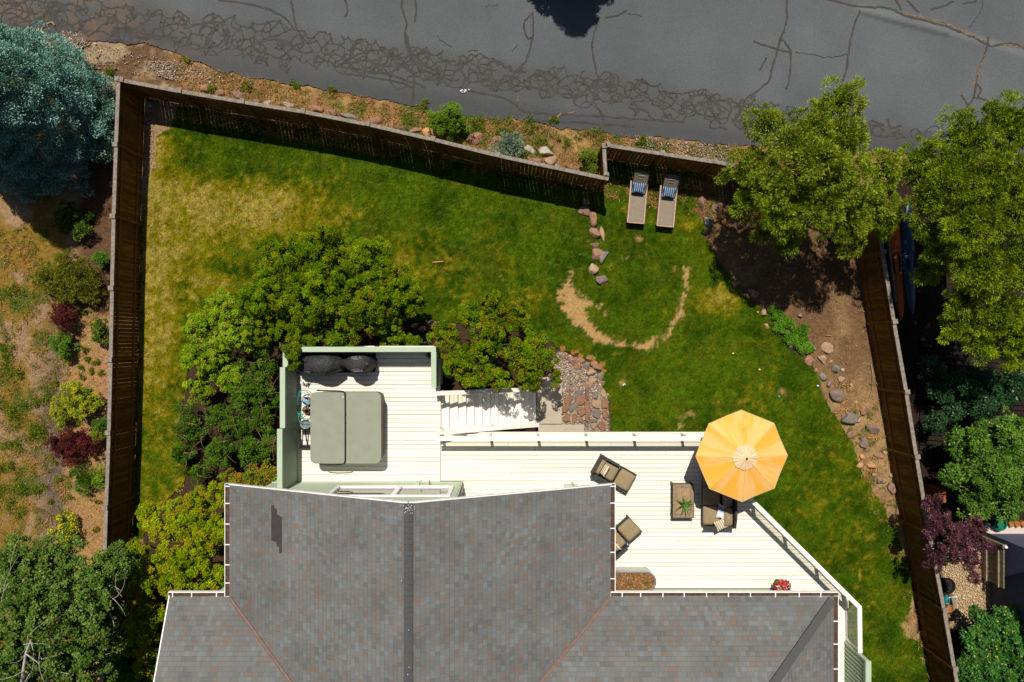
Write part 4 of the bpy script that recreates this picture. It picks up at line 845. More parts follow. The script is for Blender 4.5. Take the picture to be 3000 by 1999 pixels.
cv2 = b.build('fabric_cover', m_gc2, g2, smooth=True)
ch = MB(); ch.lathe([(.075, 0), (.08, .35), (.06, .38), (.01, .385)], (xg(1078), yg(1066), D + .80), 14); ch.build('chimney_bulge', m_gc2, g2, smooth=True)
drape(text('TRAEGER', .10, m_ink, g2, (xg(1048.5), yg(1087), D + 1.1)), cv2); drape(text('TRAEGER', .095, m_ink, g2, (xg(1048), yg(1047), D + 1.1), rot=math.pi), cv2)
lg = MB(); zz = D + 1.06; xs = [xg(v) for v in (1038, 1043, 1047, 1050, 1054, 1058)]; hts = [0, .022, .012, .028, .010, .0]
for yb, sg, zq in ((yg(1082.5), 1, D + 1.075), (yg(1051), -1, D + 1.105)):
    for i in range(5): lg.bar((xs[i], yb + sg * hts[i], zq + sg * 0), (xs[i + 1], yb + sg * hts[i + 1], zq), .008, .01)
drape(lg.build('mountain_logo', m_ink, g2), cv2, .008)
mt = MB(); mt.prism(PP([(846, 1036), (1101, 1036), (1102, 1080), (1098, 1090), (860, 1096), (846, 1090)], D), D + .002, D + .02); props(mt.build('grill_mat', m_black), 'black rubber mat lying under the two covered grills', 'mat')

# ================================================================ furniture
m_cush = M('taupe_cushion', (0.27, 0.205, 0.12), (0.235, 0.18, 0.10), 0.9, 6, bmp=0.25, s2=120, amt=0.12)
m_wick = M('dark_wicker', (0.032, 0.026, 0.026), (0.075, 0.06, 0.055), 0.6, 40, (1, 1, 1), 0.8, s2=60, amt=.5)
m_frame = M('charcoal_frame', (0.045, 0.055, 0.06), (0.035, 0.042, 0.046), 0.5, 6, bmp=0)
def stripe_mat(name, base, line, fr, w, axis=0, wob=0.0):
    m, nt, nd, lk, bs = newmat(name); sp = nd.new('ShaderNodeSeparateXYZ'); v = objvec(nt); lk.new(v, sp.inputs[0]); x = mth(nt, 'MULTIPLY', sp.outputs[axis], fr)
    if wob: x = mth(nt, 'ADD', x, mth(nt, 'MULTIPLY', noise(nt, 25, v, 2), wob))
    f = mth(nt, 'LESS_THAN', mth(nt, 'FRACT', x), w); lk.new(mixc(nt, f, base, line), bs.inputs['Base Color']); bs.inputs['Roughness'].default_value = .85; return m
m_strp = stripe_mat('tan_stripe', (0.60, 0.50, 0.36), (0.10, 0.075, 0.05), 14, .30); m_bstr = stripe_mat('navy_stripe', (0.018, 0.075, 0.17), (0.62, 0.62, 0.62), 13.0, .14, 0, .25)
def pillow(name, label, mat, loc, size, rot, tilt, cat='pillow', group=None, n=10):
    b = MB(); b.cushion((0, 0, 0), (size[0], size[1], size[2]), .9, 0, (0, 0, 0), n, .14); o = b.build(name, mat, smooth=True); o.location = loc; o.rotation_euler = Euler((tilt[0], tilt[1], rot)); return props(o, label, cat, group)
def armchair(label, loc, rot):
    t = thing('club_chair', label, 'armchair', loc, rot, 'wicker club chairs')
    b = MB(); b.cushion((.05, 0, .58), (.09, .74, .5), .15, n=6); b.build('backrest', m_wick, t, False)
    b = MB(); b.cushion((.50, 0, .37), (.70, .56, .14), .3); b.build('seat_cushion', m_cush, t, False, True)
    b = MB(); b.cushion((.18, 0, .60), (.19, .56, .42), .5, tilt=(0, -.15, 0)); b.build('back_cushion', m_cush, t, False, True)
    for s_ in (-1, 1):
        b = MB(); b.bar((.05, s_ * .345, .60), (.86, s_ * .345, .57), .075, .035); b.build('armrest', m_frame, t, False, bevel=.008)
        b = MB(); b.box((.45, s_ * .345, .32), (.74, .04, .5)); b.build('side_panel', m_wick, t, False)
    b = MB(); b.box((.46, 0, .25), (.76, .64, .1)); b.build('seat_base', m_wick, t, False)
    for x in (.1, .82):
        for y in (-.34, .34): b = MB(); b.box((x, y, .1), (.05, .05, .2)); b.build('leg', m_frame, t, False)
    return t
def ottoman(label, loc, rot):
    t = thing('ottoman', label, 'ottoman', loc, rot, 'cushioned ottomans'); b = MB(); b.box((.30, 0, .24), (.58, .70, .16)); b.build('base', m_wick, t, False)
    b = MB()
    for s_ in (-1, 1): b.bar((.0, s_ * .355, .35), (.60, s_ * .355, .35), .045, .035)
    b.bar((.585, -.355, .35), (.585, .355, .35), .03, .035); b.build('rim_frame', m_frame, t, False, bevel=.006)
    b = MB(); b.cushion((.295, 0, .39), (.58, .64, .14), .3); b.build('cushion', m_cush, t, False, True)
    for x in (.04, .56):
        for y in (-.32, .32): b = MB(); b.box((x, y, .09), (.05, .05, .18)); b.build('leg', m_frame, t, False)
    return t
zs = D + .4
p1 = Vector(P(1744, 1359, zs + .1)); p1e = Vector(P(1851.5, 1419, zs)); a1 = math.atan2(p1e.y - p1.y, p1e.x - p1.x)
armchair('club chair with ottoman close to the roof corner, taupe cushions', (p1.x, p1.y, D), a1); d1 = (p1e - p1).normalized(); q = p1e - d1 * .60
ottoman('taupe ottoman pushed against the chair nearest the long railing', (q.x, q.y, D), a1)
q = p1 + d1 * .36 + Vector((-d1.y, d1.x)) * -.02; pillow('throw_pillow', 'tan and cream striped pillow on the chair near the long railing', m_strp, (q.x, q.y, D + .60), (.34, .42, .13), a1, (0, -.9))
p2e = Vector(P(1862, 1536, zs)); a2 = math.atan2(.72, .80) ; d2 = Vector((math.cos(a2), math.sin(a2))); p2 = p2e - d2 * 1.52
t2 = dup(bpy.data.objects['club_chair'], (p2.x, p2.y, D), a2, 'club chair half hidden under the roof eave near the planter trough')
q = p2e - d2 * .60; dup(bpy.data.objects['ottoman'], (q.x, q.y, D), a2, 'taupe ottoman facing the coffee table, beside the half hidden chair')
q = p2 + d2 * .50 + Vector((-d2.y, d2.x)) * -.05; pillow('throw_pillow', 'tan striped pillow on the chair half hidden by the roof', m_strp, (q.x, q.y, D + .55), (.34, .42, .13), a2, (0, -.8))
# sofa
so = thing('sofa', 'wicker sofa with taupe cushions partly under the yellow umbrella', 'sofa', (7.25, -5.5, D))
X0, X1, Y1, Y2 = 6.72, 7.76, -4.38, -6.52
b = MB(); b.box(((X0 + X1) / 2, (Y1 + Y2) / 2, D + .2), (X1 - X0 - .06, Y1 - Y2 - .1, .22)); b.build('base', m_wick, so)
for y in (Y1 + .0, Y2 + .0):
    b = MB(); b.box(((X0 + X1) / 2, y, D + .56), (X1 - X0 - .04, .075, .035)); b.build('armrest', m_frame, so, bevel=.008); b = MB(); b.box(((X0 + X1) / 2 + .02, y, D + .3), (X1 - X0 - .12, .05, .48)); b.build('side_panel', m_wick, so)
b = MB(); b.cushion((7.76, (Y1 + Y2) / 2, D + .48), (.10, Y1 - Y2 + .02, .66), .1, n=6); b.build('backrest', m_wick, so)
n = 3; L = (Y1 - Y2 - .1) / n
for i in range(n):
    y = Y2 + .05 + L * (i + .5); b = MB(); b.cushion((7.02, y, D + .39), (.62, L - .015, .15), .3); b.build('seat_cushion', m_cush, so, smooth=True)
    b = MB(); b.cushion((7.52, y, D + .56), (.32, L - .015, .34), .45, tilt=(0, .12, 0)); bc = b.build('back_cushion', m_cush, so, smooth=True); k = MB(); k.sphere((7.50, y, D + .735), .014, 8, 5); k.build('button', m_white, bc)
for x in (X0 + .06, X1 - .06):
    for y in (Y1 - .02, Y2 + .02): b = MB(); b.box((x, y, D + .05), (.06, .06, .1)); b.build('leg', m_frame, so)
def cloudmat():
    m, nt, nd, lk, bs = newmat('watercolour_cloth'); v = objvec(nt); sp = nd.new('ShaderNodeSeparateXYZ'); lk.new(v, sp.inputs[0]); f = mth(nt, 'ADD', mth(nt, 'MULTIPLY', sp.outputs[1], 2.6), mth(nt, 'MULTIPLY', noise(nt, 9, v), .8))
    col = mixc(nt, ramp(nt, f, .2, .55), (0.60, 0.64, 0.70), (0.16, 0.19, 0.25)); lk.new(mixc(nt, ramp(nt, f, .85, .95), col, (0.55, 0.56, 0.58)), bs.inputs['Base Color']); bs.inputs['Roughness'].default_value = .9; return m
q = P(2114, 1500, D + .65); pillow('throw_pillow', 'white and blue grey watercolour pillow lying on the sofa', cloudmat(), (*q, D + .60), (.27, .50, .13), math.radians(-12), (0, -.25))
q = P(2113, 1538, D + .6); pillow('throw_pillow', 'cream pillow with brown stripes at the open end of the sofa', m_strp, (*q, D + .57), (.44, .36, .15), math.radians(27), (0, -.1))
# coffee table with aloe
m_tile = M('tile_wood', (0.36, 0.25, 0.14), (0.24, 0.155, 0.085), 0.6, 6, (8, 1, 1), 0.1, s2=50, amt=.2); m_tile2 = M('tile_dark', (0.07, 0.075, 0.08), (0.2, 0.17, 0.13), .5, 20, bmp=0)
m_tileb = M('tile_border', (0.30, 0.215, 0.13), (0.22, 0.15, 0.09), .6, 9, bmp=.1)
ct = thing('coffee_table', 'rectangular patio coffee table with wood look tile top', 'table', (6.0, -5.6, D)); x0, y1 = P(1970, 1417, D + .45); x1, y0 = P(2034, 1519, D + .45); ZT = D + .45
b = MB(); b.box(((x0 + x1) / 2, (y0 + y1) / 2, ZT - .03), (x1 - x0, y1 - y0, .05)); b.build('frame', m_frame, ct, bevel=.006)
b = MB(); b.box(((x0 + x1) / 2, (y0 + y1) / 2, ZT - .003), (x1 - x0 - .05, y1 - y0 - .05, .012)); tt = b.build('tabletop', m_tileb, ct)
b = MB(); cx, cy, hw, hh = (x0 + x1) / 2, (y0 + y1) / 2, (x1 - x0) / 2 - .125, (y1 - y0) / 2 - .13
r = np.random.default_rng(2)
for sx, sy, horiz in ((0, 1, 1), (0, -1, 1), (1, 0, 0), (-1, 0, 0)):
    n = 9 if horiz else 16
    for i in range(n):
        t = -1 + (2 * i + 1) / n; px_, py_ = (t * hw, sy * hh) if horiz else (sx * hw, t * hh)
        if r.random() < .75: b.box((cx + px_, cy + py_, ZT + .0045), (2 * hw / n * .85 if horiz else .022, .022 if horiz else 2 * hh / n * .8, .004))
b.build('tile_inlay', m_tile2, tt); b = MB(); b.box((cx, cy, ZT + .0045), (2 * hw - .07, 2 * hh - .07, .003)); b.build('tile_field', m_tile, tt)
for x in (x0 + .05, x1 - .05):
    for y in (y0 + .05, y1 - .05): b = MB(); b.box((x, y, D + .2), (.06, .06, .4)); b.build('leg', m_frame, ct)
b = MB(); b.box((cx, cy, D + .12), (x1 - x0 - .1, y1 - y0 - .1, .03)); b.build('lower_shelf', m_frame, ct)
al = thing('aloe_plant', 'spiky green aloe in a small pot on the coffee table', 'potted plant', (*P(2006.6, 1478.7, ZT + .15), ZT)); c0 = Vector(al.location)
b = MB(); b.lathe([(.05, .008), (.075, .10), (.08, .11), (.065, .11), (.05, .09)], tuple(c0), 16); b.build('pot', M('terracotta', (.30, .10, .05), rough=.8, bmp=.1), al)
b = MB(); r = np.random.default_rng(9); n = 17
for i in range(n):
    a = i * 2.4 + r.normal(0, .15); Ln = r.uniform(.24, .40); up = r.uniform(.1, .9) if i > 5 else r.uniform(.7, 1.2); dxy = Vector((math.cos(a), math.sin(a), 0)); sd_ = Vector((-dxy.y, dxy.x, 0)); vs = []; m_ = 7
    for k in range(m_):
        t = k / (m_ - 1); p = c0 + Vector((0, 0, .11)) + dxy * (Ln * math.cos(up * (1 - .5 * t)) * t + .015) + Vector((0, 0, Ln * math.sin(up) * t * (1 - .35 * t))); w = .028 * (1 - t) ** .7 + .001
        vs += [p + sd_ * w, p + Vector((0, 0, -.012 * (1 - t))), p - sd_ * w]
    b.add(vs, [q for k in range(m_ - 1) for q in ((3 * k, 3 * k + 1, 3 * k + 4, 3 * k + 3), (3 * k + 1, 3 * k + 2, 3 * k + 5, 3 * k + 4))])
b.build('leaves', M('aloe_leaf', (0.055, 0.13, 0.02), (0.09, 0.19, 0.035), .45, 7, bmp=0), al, smooth=True)

# umbrella
def canopy_mat():
    m, nt, nd, lk, bs = newmat('faded_yellow_canvas'); v = objvec(nt); sp = nd.new('ShaderNodeSeparateXYZ'); lk.new(v, sp.inputs[0]); an = mth(nt, 'ARCTAN2', sp.outputs[1], sp.outputs[0])
    rad = mth(nt, 'SQRT', mth(nt, 'ADD', mth(nt, 'POWER', sp.outputs[0], 2), mth(nt, 'POWER', sp.outputs[1], 2)))
    cb_ = nd.new('ShaderNodeCombineXYZ'); lk.new(mth(nt, 'COSINE', an), cb_.inputs[0]); lk.new(mth(nt, 'SINE', an), cb_.inputs[1]); lk.new(mth(nt, 'MULTIPLY', rad, .18), cb_.inputs[2])
    f = ramp(nt, noise(nt, 3.6, cb_.outputs[0], 3, .5), .44, .58); fade = ramp(nt, rad, .35, 1.5, .15, .55)
    col = mixc(nt, mth(nt, 'MULTIPLY', f, .62), (0.82, 0.405, 0.030), (0.82, 0.53, 0.23)); col = mixc(nt, mth(nt, 'MULTIPLY', fade, .35), col, (0.80, 0.45, 0.13)); lk.new(col, bs.inputs['Base Color']); bs.inputs['Roughness'].default_value = .85
    tr = nd.new('ShaderNodeBsdfTranslucent'); lk.new(col, tr.inputs[0]); mx = nd.new('ShaderNodeMixShader'); mx.inputs[0].default_value = .15; lk.new(bs.outputs[0], mx.inputs[1]); lk.new(tr.outputs[0], mx.inputs[2]); lk.new(mx.outputs[0], nd['Material Output'].inputs[0])
    bump(nt, bs, noise(nt, 7, v, 3), .15, .02); return m
ux, uy = 7.44, -3.72; um = thing('patio_umbrella', 'open octagonal yellow patio umbrella with faded streaks', 'umbrella', (ux, uy, D)); c0 = Vector((ux, uy, 0)); ZRm = 4.58; RU = 1.50; HU = .44
m_can = canopy_mat(); b = MB(); n = 8; seg = 6; rings = 8; rot0 = math.radians(90.5); vs = []
def cpt(ang_i, t, rr, lift=0):               # t along the edge between two ribs
    a0 = rot0 + ang_i * math.pi / 4; p = Vector((math.cos(a0), math.sin(a0))).lerp(Vector((math.cos(a0 + math.pi / 4), math.sin(a0 + math.pi / 4))), t); sag = .035 * math.sin(math.pi * t) * rr ** 1.5
    return c0 + Vector((p.x * RU * rr, p.y * RU * rr, ZRm + HU * (1 - rr) ** .95 - sag + lift))
def canopy(b, r0, r1, rings, lift, hem=0):
    for i in range(8):
        base = len(b.v)
        for j in range(rings + 1):
            for k in range(seg + 1): rr = r0 + (r1 - r0) * j / rings; b.v.append(tuple(cpt(i, k / seg, rr, lift - (hem if j == rings else 0))))
        for j in range(rings):
            for k in range(seg): q = base + j * (seg + 1) + k; b.f.append((q, q + 1, q + seg + 2, q + seg + 1)[::-1]); b.m.append(0)
canopy(b, .24, 1.0, rings, 0); cn = b.build('canopy', m_can, um, smooth=False)
so_ = cn.modifiers.new('cloth', 'SOLIDIFY'); so_.thickness = .004
b = MB(); m_vent = M('vent_canvas', (0.74, 0.52, 0.31), (0.66, 0.44, 0.25), .9, 6, bmp=.3, s2=20, amt=.1)
for i in range(8):
    base = len(b.v)
    for j in range(5):
        for k in range(9): rr = .012 + .27 * j / 4; p = cpt(i, k / 8, rr, .05 - .02 * j / 4 + (.014 * math.sin(k * 1.5 + i * 1.7) * (j / 4))); b.v.append(tuple(p))
    for j in range(4):
        for k in range(8): q = base + j * 9 + k; b.f.append((q, q + 1, q + 10, q + 9)[::-1]); b.m.append(0)
vt = b.build('vent', m_vent, cn); so_ = vt.modifiers.new('cloth', 'SOLIDIFY'); so_.thickness = .004
b = MB(); b.sphere((ux, uy, ZRm + HU + .075), .038, 12, 8, 1.1); b.build('finial', M('finial_grey', (0.10, 0.10, 0.11), rough=.4, bmp=0), um)
b = MB(); b.tube([(ux, uy, D), (ux, uy, ZRm + HU + .04)], .024, 12); b.build('pole', m_frame, um)
b = MB(); b.lathe([(.28, 0), (.28, .05), (.06, .08), (.04, .35)], (ux, uy, D + .001), 24); b.build('base', m_black, um)
for i in range(8): b = MB(); p = cpt(i, 0, 1.0, -.012); q = cpt(i, 0, .03, -.012); b.bar(q, p, .018, .014); b.bar(cpt(i, 0, .55, -.02), (ux, uy, ZRm - .25), .012, .012); b.build('rib', m_frame, um)
# seam lines and a torn slit
b = MB(); m_seam = M('seam_thread', (0.62, 0.40, 0.16), rough=.9, bmp=0)
for i in range(8): b.bar(cpt(i, 0, .29, .004), cpt(i, 0, 1.0, .004), .014, .003)
for i in range(8):
    for k in range(6): b.bar(cpt(i, k / 6, .992, .003), cpt(i, (k + 1) / 6, .992, .003), .022, .003)
b.build('seam', m_seam, cn); b = MB(); b.bar(cpt(0, .03, .52, .006), cpt(0, .03, .60, .006), .006, .004); b.bar(cpt(0, .03, .60, .006), (cpt(0, .03, .60, .006) + Vector((.09, .01, 0))), .007, .004); b.build('tear', m_black, cn)

# planter trough, flower pot, small box
tg = thing('planter_trough', 'long round ended galvanised planter filled with bark and dry grasses', 'planter', (4.1, -8.42, D))
def stad(x0, x1, y0, y1, n=10):
    r_ = (y1 - y0) / 2; yc = (y0 + y1) / 2
    return [(x1 - r_ + r_ * math.cos(a), yc + r_ * math.sin(a)) for a in [(-.5 + i / n) * math.pi for i in range(n + 1)]] + [(x0 + r_ - r_ * math.cos(a), yc - r_ * math.sin(a)) for a in [(-.5 + i / n) * math.pi for i in range(n + 1)]]
o_ = stad(2.85, 5.02, -8.74, -8.06); i_ = stad(2.88, 4.99, -8.71, -8.09); n = len(o_); z0, z1 = D + .002, D + .6; b = MB()
b.add([(*p, z0) for p in o_] + [(*p, z1) for p in o_] + [(*p, z1) for p in i_] + [(*p, z0 + .02) for p in i_], [(k * n + i, k * n + (i + 1) % n, (k + 1) * n + (i + 1) % n, (k + 1) * n + i) for k in range(3) for i in range(n)] + [tuple(range(n))[::-1]])
m_galv = M('galvanised', (0.52, 0.54, 0.50), (0.42, 0.44, 0.42), .4, 6, metal=.4, bmp=0); b.build('tank', m_galv, tg)
b = MB(); b.tube([(*p, z1) for p in o_ + [o_[0]]], .014, 6, False); b.build('rim', M('trough_rim', (0.10, 0.12, 0.14), rough=.4, metal=.5, bmp=0), tg)
b = MB(); b.prism(i_, z1 - .12, z1 - .07); sl = b.build('bark_mulch', M('bark_mulch', (0.28, 0.13, 0.045), (0.09, 0.045, 0.02), .95, 30, bmp=1, s2=70, amt=.6), tg)
r = np.random.default_rng(3); b = MB()
for i in range(420): x = r.uniform(3.2, 4.9); y = r.uniform(-8.66, -8.14); a = r.uniform(0, 3.14); b.mi = int(r.integers(0, 3)); b.box((x, y, z1 - .062 + r.uniform(0, .01)), (.045, .015, .008), a, (r.normal(0, .3), r.normal(0, .3), 0))
b.build('wood_chips', [M('chip_a', (0.42, 0.22, 0.07), bmp=0), M('chip_b', (0.22, 0.10, 0.04), bmp=0), M('chip_c', (0.55, 0.38, 0.20), bmp=0)], tg)
for q, (x, y) in enumerate(((3.62, -8.52), (4.15, -8.5), (4.68, -8.45))):
    b = MB()
    for i in range(60):
        a = r.uniform(0, 6.28); l_ = r.uniform(.08, .2); up = r.uniform(.5, 1.3); p = Vector((x, y, z1 - .06)); d_ = Vector((math.cos(a) * math.cos(up), math.sin(a) * math.cos(up), math.sin(up))); s_ = Vector((-math.sin(a), math.cos(a), 0)) * .006; b.add([p - s_, p + s_, p + d_ * l_], [(0, 1, 2)])
    b.build('grass_tuft', M('tuft%d' % q, (0.14, 0.15, 0.04) if q < 2 else (.05, .13, .01), (0.22, 0.18, 0.08), bmp=0), tg)
b = MB(); b.tube(sm3([P3(1822, 1688, z1), P3(1840, 1693, z1 + .02), P3(1850, 1697, z1), P3(1852, 1706, z1)]), .006, 5); b.build('dry_stem', m_pale_bark, tg)
fp = thing('flower_pot', 'round pot of red purple and white petunias by the gutter', 'potted plant', (*P(2294, 1722, D + .5), D)); c0 = Vector(fp.location); b = MB(); b.lathe([(.13, 0), (.19, .30), (.2, .32), (.17, .32), (.15, .26)], tuple(c0), 20); b.build('pot', M('dark_pot', (.05, .04, .035), bmp=0), fp)
def scat(c, r_, n, cols, size, seed, flat=.6, zmin=-.2):
    r = np.random.default_rng(seed); V = []; F = []; Cc = []
    d = r.normal(0, 1, (n, 3)); d[:, 2] = np.abs(d[:, 2]) + zmin; d /= np.linalg.norm(d, axis=1)[:, None]; p = np.array(c) + d * np.array([r_, r_, r_ * flat]) * r.uniform(.75, 1.08, (n, 1))
    nn = d + r.normal(0, .4, (n, 3)); nn /= np.linalg.norm(nn, axis=1)[:, None]; a = np.cross(nn, r.normal(0, 1, (n, 3))); a /= np.linalg.norm(a, axis=1)[:, None]; b_ = np.cross(nn, a); s = size * r.uniform(.7, 1.3, (n, 1))
    V = np.stack([p + a * s, p + b_ * s * .8, p - a * s, p - b_ * s * .8], 1).reshape(-1, 3); return V, np.arange(4 * n).reshape(n, 4), np.repeat(np.array(cols)[r.integers(0, len(cols), n)] * r.uniform(.7, 1.2, (n, 1)), 4, 0)
v, f, c_ = scat(c0 + Vector((0, 0, .42)), .26, 900, [(.20, .28, .02), (.28, .32, .03), (.12, .20, .015)], .026, 5); npmesh('foliage', v, f, m_leaf, fp, c_)
v, f, c_ = scat(c0 + Vector((0, 0, .47)), .29, 380, [(.50, .012, .02), (.55, .02, .02), (.10, .02, .20), (.07, .03, .22), (.75, .7, .65), (.30, .02, .12), (.62, .03, .03), (.75, .02, .04), (.30, .26, .02)], .034, 6); npmesh('petals', v, f, m_leaf, fp, c_)
gb = thing('storage_caddy', 'small sage green caddy with a raised handle by the roof edge', 'caddy', (2.1, -5.2, D)); q = MB(); q.box((2.1, -5.22, D + .07), (.5, .26, .13)); q.build('box', m_green, gb, bevel=.01); q = MB(); q.bar((2.2, -5.18, D + .13), (2.12, -4.98, D + .26), .07, .05); q.build('handle', m_green, gb, bevel=.01)
# ================================================================ plants
def unit(a): return a / (np.linalg.norm(a, axis=-1, keepdims=True) + 1e-9)
def leaf_quads(p, ax, nr, L, Wd, col):
    ax = unit(ax); w = unit(np.cross(nr, ax)) * (Wd[:, None] / 2); m = p + ax * (L * .45)[:, None]; nn = unit(np.cross(ax, w))
    V = np.stack([p, m + w + nn * (Wd * .12)[:, None], p + ax * L[:, None], m - w + nn * (Wd * .12)[:, None]], 1).reshape(-1, 3)
    return V, np.repeat(col, 4, 0)
def foliage(cl_p, cl_d, cl_r, nl, L, Wd, pal, seed, style='broad', tips=None, tipamt=.25, jit=.42, up=.55, warp=None):
    """leaves gathered in clumps; pal = list of leaf colours picked per clump"""
    r = np.random.default_rng(seed); n = len(cl_p); i = np.repeat(np.arange(n), nl); k = len(i)
    d = unit(r.normal(0, 1, (k, 3))); D0 = cl_d[i]; d = unit(d + D0 * .75 + np.array([0, 0, up * .6]))
    rr = cl_r[i] * r.uniform(.35, 1.0, k) ** .5; el = 1 + .35 * (style != 'broad'); p = cl_p[i] + d * rr[:, None] * np.where(style == 'broad', 1, el)
    if style == 'broad':
        nr = unit(np.array([0, 0, .9]) + d * .55 + r.normal(0, .42, (k, 3))); ax = unit(d + r.normal(0, .7, (k, 3))); ax = unit(ax - nr * (ax * nr).sum(1)[:, None])
    else:
        ax = unit(d + D0 * .5 + r.normal(0, .38, (k, 3))); nr = unit(r.normal(0, 1, (k, 3)) + np.array([0, 0, .8]))
    low = (.72 + .56 * vnoise(p[:, 0], p[:, 1] + p[:, 2], .75, seed))[:, None]
    LL = L * r.uniform(.65, 1.3, k); WW = Wd * r.uniform(.7, 1.25, k)
    pa = np.array(pal); ci = r.integers(0, len(pa), n); cc = pa[ci][i] * .6 + pa[r.integers(0, len(pa), k)] * .4
    cc = cc * r.uniform(1 - jit, 1 + jit, (k, 1)) * (r.uniform(.8, 1.2, n)[i])[:, None]
    cc = cc * low
    if tips is not None:
        tk = ((rr / cl_r[i]) > .8) & (r.random(k) < tipamt * (r.uniform(0, 2, n) ** 1.5)[i] * .8); tp = np.array(tips)
        cc[tk] = (tp[r.integers(0, len(tp), k)] * r.uniform(.7, 1.2, (k, 1)))[tk]
    return leaf_quads(p, ax, nr, LL, WW, cc)
def lobe_clumps(lobes, dens, cr, seed, down=-.25, squash=.85, inner=.25):
    r = np.random.default_rng(seed); Ps = []; Ds = []
    W_ = [(np.array(P3(a, b, z)), rd) for a, b, z, rd in lobes]
    for c, rd in W_:
        n = max(6, int(dens * 4 * math.pi * rd * rd * .62)); d = unit(r.normal(0, 1, (n * 2, 3))); d = d[d[:, 2] > down][:n]
        f = np.where(r.random(len(d)) < inner, r.uniform(.35, .75, len(d)), r.uniform(.80, 1.0, len(d))); f = f * r.uniform(.72, 1.14, len(f)) * (.90 + .2 * np.sin(d[:, 0] * 5 + c[0]) * np.sin(d[:, 1] * 6 + c[1] * 2))
        q = c + d * f[:, None] * rd * np.array([1, 1, squash]); keep = np.ones(len(q), bool)
        for c2, r2 in W_:
            if c2 is not c: keep &= np.linalg.norm((q - c2) / np.array([1, 1, squash]), axis=1) > r2 * .62
        q[:, 2] = np.maximum(q[:, 2], .06); Ps.append(q[keep]); Ds.append(d[keep])
    p = np.concatenate(Ps); d = np.concatenate(Ds); return p, d, cr * r.uniform(.5, 1.55, len(p))
def limbs(base, lobes, r0, seed, n=None, bend=.25):
    b = MB(); r = np.random.default_rng(seed); top = base + Vector((0, 0, max(.25, .35 * min(l[2] for l in lobes))))
    b.tube([base, base.lerp(top, .5) + Vector((r.normal(0, .04), r.normal(0, .04), 0)), top], [r0, r0 * .85, r0 * .7], 8)
    for k, l in enumerate(lobes):
        e = Vector(P3(l[0], l[1], l[2])); m_ = top.lerp(e, .5) + Vector((r.normal(0, bend), r.normal(0, bend), -.1 * bend)); b.tube([top, m_, e], [r0 * .5, r0 * .32, r0 * .12], 6)
        for q in range(3): f = e + Vector((r.normal(0, l[3] * .55), r.normal(0, l[3] * .55), r.uniform(0, l[3] * .5))); b.tube([m_.lerp(e, .6), e.lerp(f, .6) + Vector((0, 0, -.03)), f], [r0 * .18, r0 * .1, r0 * .04], 4)
    return b
def inner_shade_fill(lobes, pal, seed, squash, dens=170, L=.17):  # inner leaves coloured darker, standing in for shade inside the crown
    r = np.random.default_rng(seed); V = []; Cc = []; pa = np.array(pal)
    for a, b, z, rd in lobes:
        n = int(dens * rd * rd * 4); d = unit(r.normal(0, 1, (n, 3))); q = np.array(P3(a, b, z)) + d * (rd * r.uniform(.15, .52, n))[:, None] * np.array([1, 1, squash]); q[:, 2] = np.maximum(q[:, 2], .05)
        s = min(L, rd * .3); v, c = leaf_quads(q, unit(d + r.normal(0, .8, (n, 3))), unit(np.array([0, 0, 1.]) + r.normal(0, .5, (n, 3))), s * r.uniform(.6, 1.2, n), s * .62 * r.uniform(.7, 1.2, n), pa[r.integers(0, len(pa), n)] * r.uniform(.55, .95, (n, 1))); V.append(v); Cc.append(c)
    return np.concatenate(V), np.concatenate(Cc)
def plant(name, label, cat, base, lobes, pal, L, Wd, dens=9, cr=.2, nl=70, seed=0, style='broad', tips=None, tipamt=.25, mat=None, group=None, trunk=.07, squash=.85, down=-.25, inner=.25, part='crown', bark=None, up=.55, stem='trunk', jit=.42):
    bx, by_ = P(base[0], base[1], 0); t = thing(name, label, cat, (bx, by_, 0), 0, group)
    limbs(Vector((bx, by_, 0)), lobes, trunk, seed).build(stem, bark or m_bark, t)
    p, d, c = lobe_clumps(lobes, dens, cr, seed, down, squash, inner); V, cc = foliage(p, d, c, nl, L, Wd, pal, seed + 1, style, tips, tipamt, jit, up); v2, c2 = inner_shade_fill(lobes, pal, seed + 2, squash); V = np.concatenate([V, v2]); cc = np.concatenate([cc, c2])
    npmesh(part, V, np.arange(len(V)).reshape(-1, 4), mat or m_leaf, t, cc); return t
G1 = [(.062, .124, .003), (.094, .165, .004), (.036, .082, .002), (.145, .205, .005)]
TIP = [(.20, .17, .006), (.17, .19, .005), (.24, .13, .010), (.13, .10, .006)]
plant('maple_tree', 'broad dense green maple above the lawn behind the covered grills', 'tree', (960, 900), [(830,760,2.6,1.0),(960,735,2.8,1.05),(1085,765,2.8,1.0),(1175,860,2.4,.9),(1060,890,3.0,1.1),(930,870,3.2,1.15),(800,870,2.8,.95),(885,985,2.9,.75),(775,955,2.4,.8),(1000,975,2.7,.7),(1140,955,2.0,.75),(1195,1000,1.5,.5),(860,1040,3.5,.38),(740,880,2.2,.6)], G1, .064, .040, 10, .13, 95, 1, tips=TIP, tipamt=.2, trunk=.11)
plant('maple_tree', 'compact orange tipped maple overhanging the stair handrail', 'tree', (1430, 1010), [(1440,900,2.2,.62),(1375,925,2.3,.6),(1510,925,2.1,.55),(1305,980,2.2,.58),(1440,1000,2.8,.8),(1360,1055,2.8,.75),(1530,1040,2.7,.7),(1600,1055,2.2,.42),(1460,1105,2.9,.5),(1555,1110,2.7,.5),(1390,1110,2.8,.48),(1625,1110,2.0,.3),(1570,990,2.2,.45),(1280,1030,2.2,.3)], G1, .066, .042, 11.5, .125, 80, 2, tips=TIP + [(.34, .13, .02)], tipamt=.28, trunk=.08)
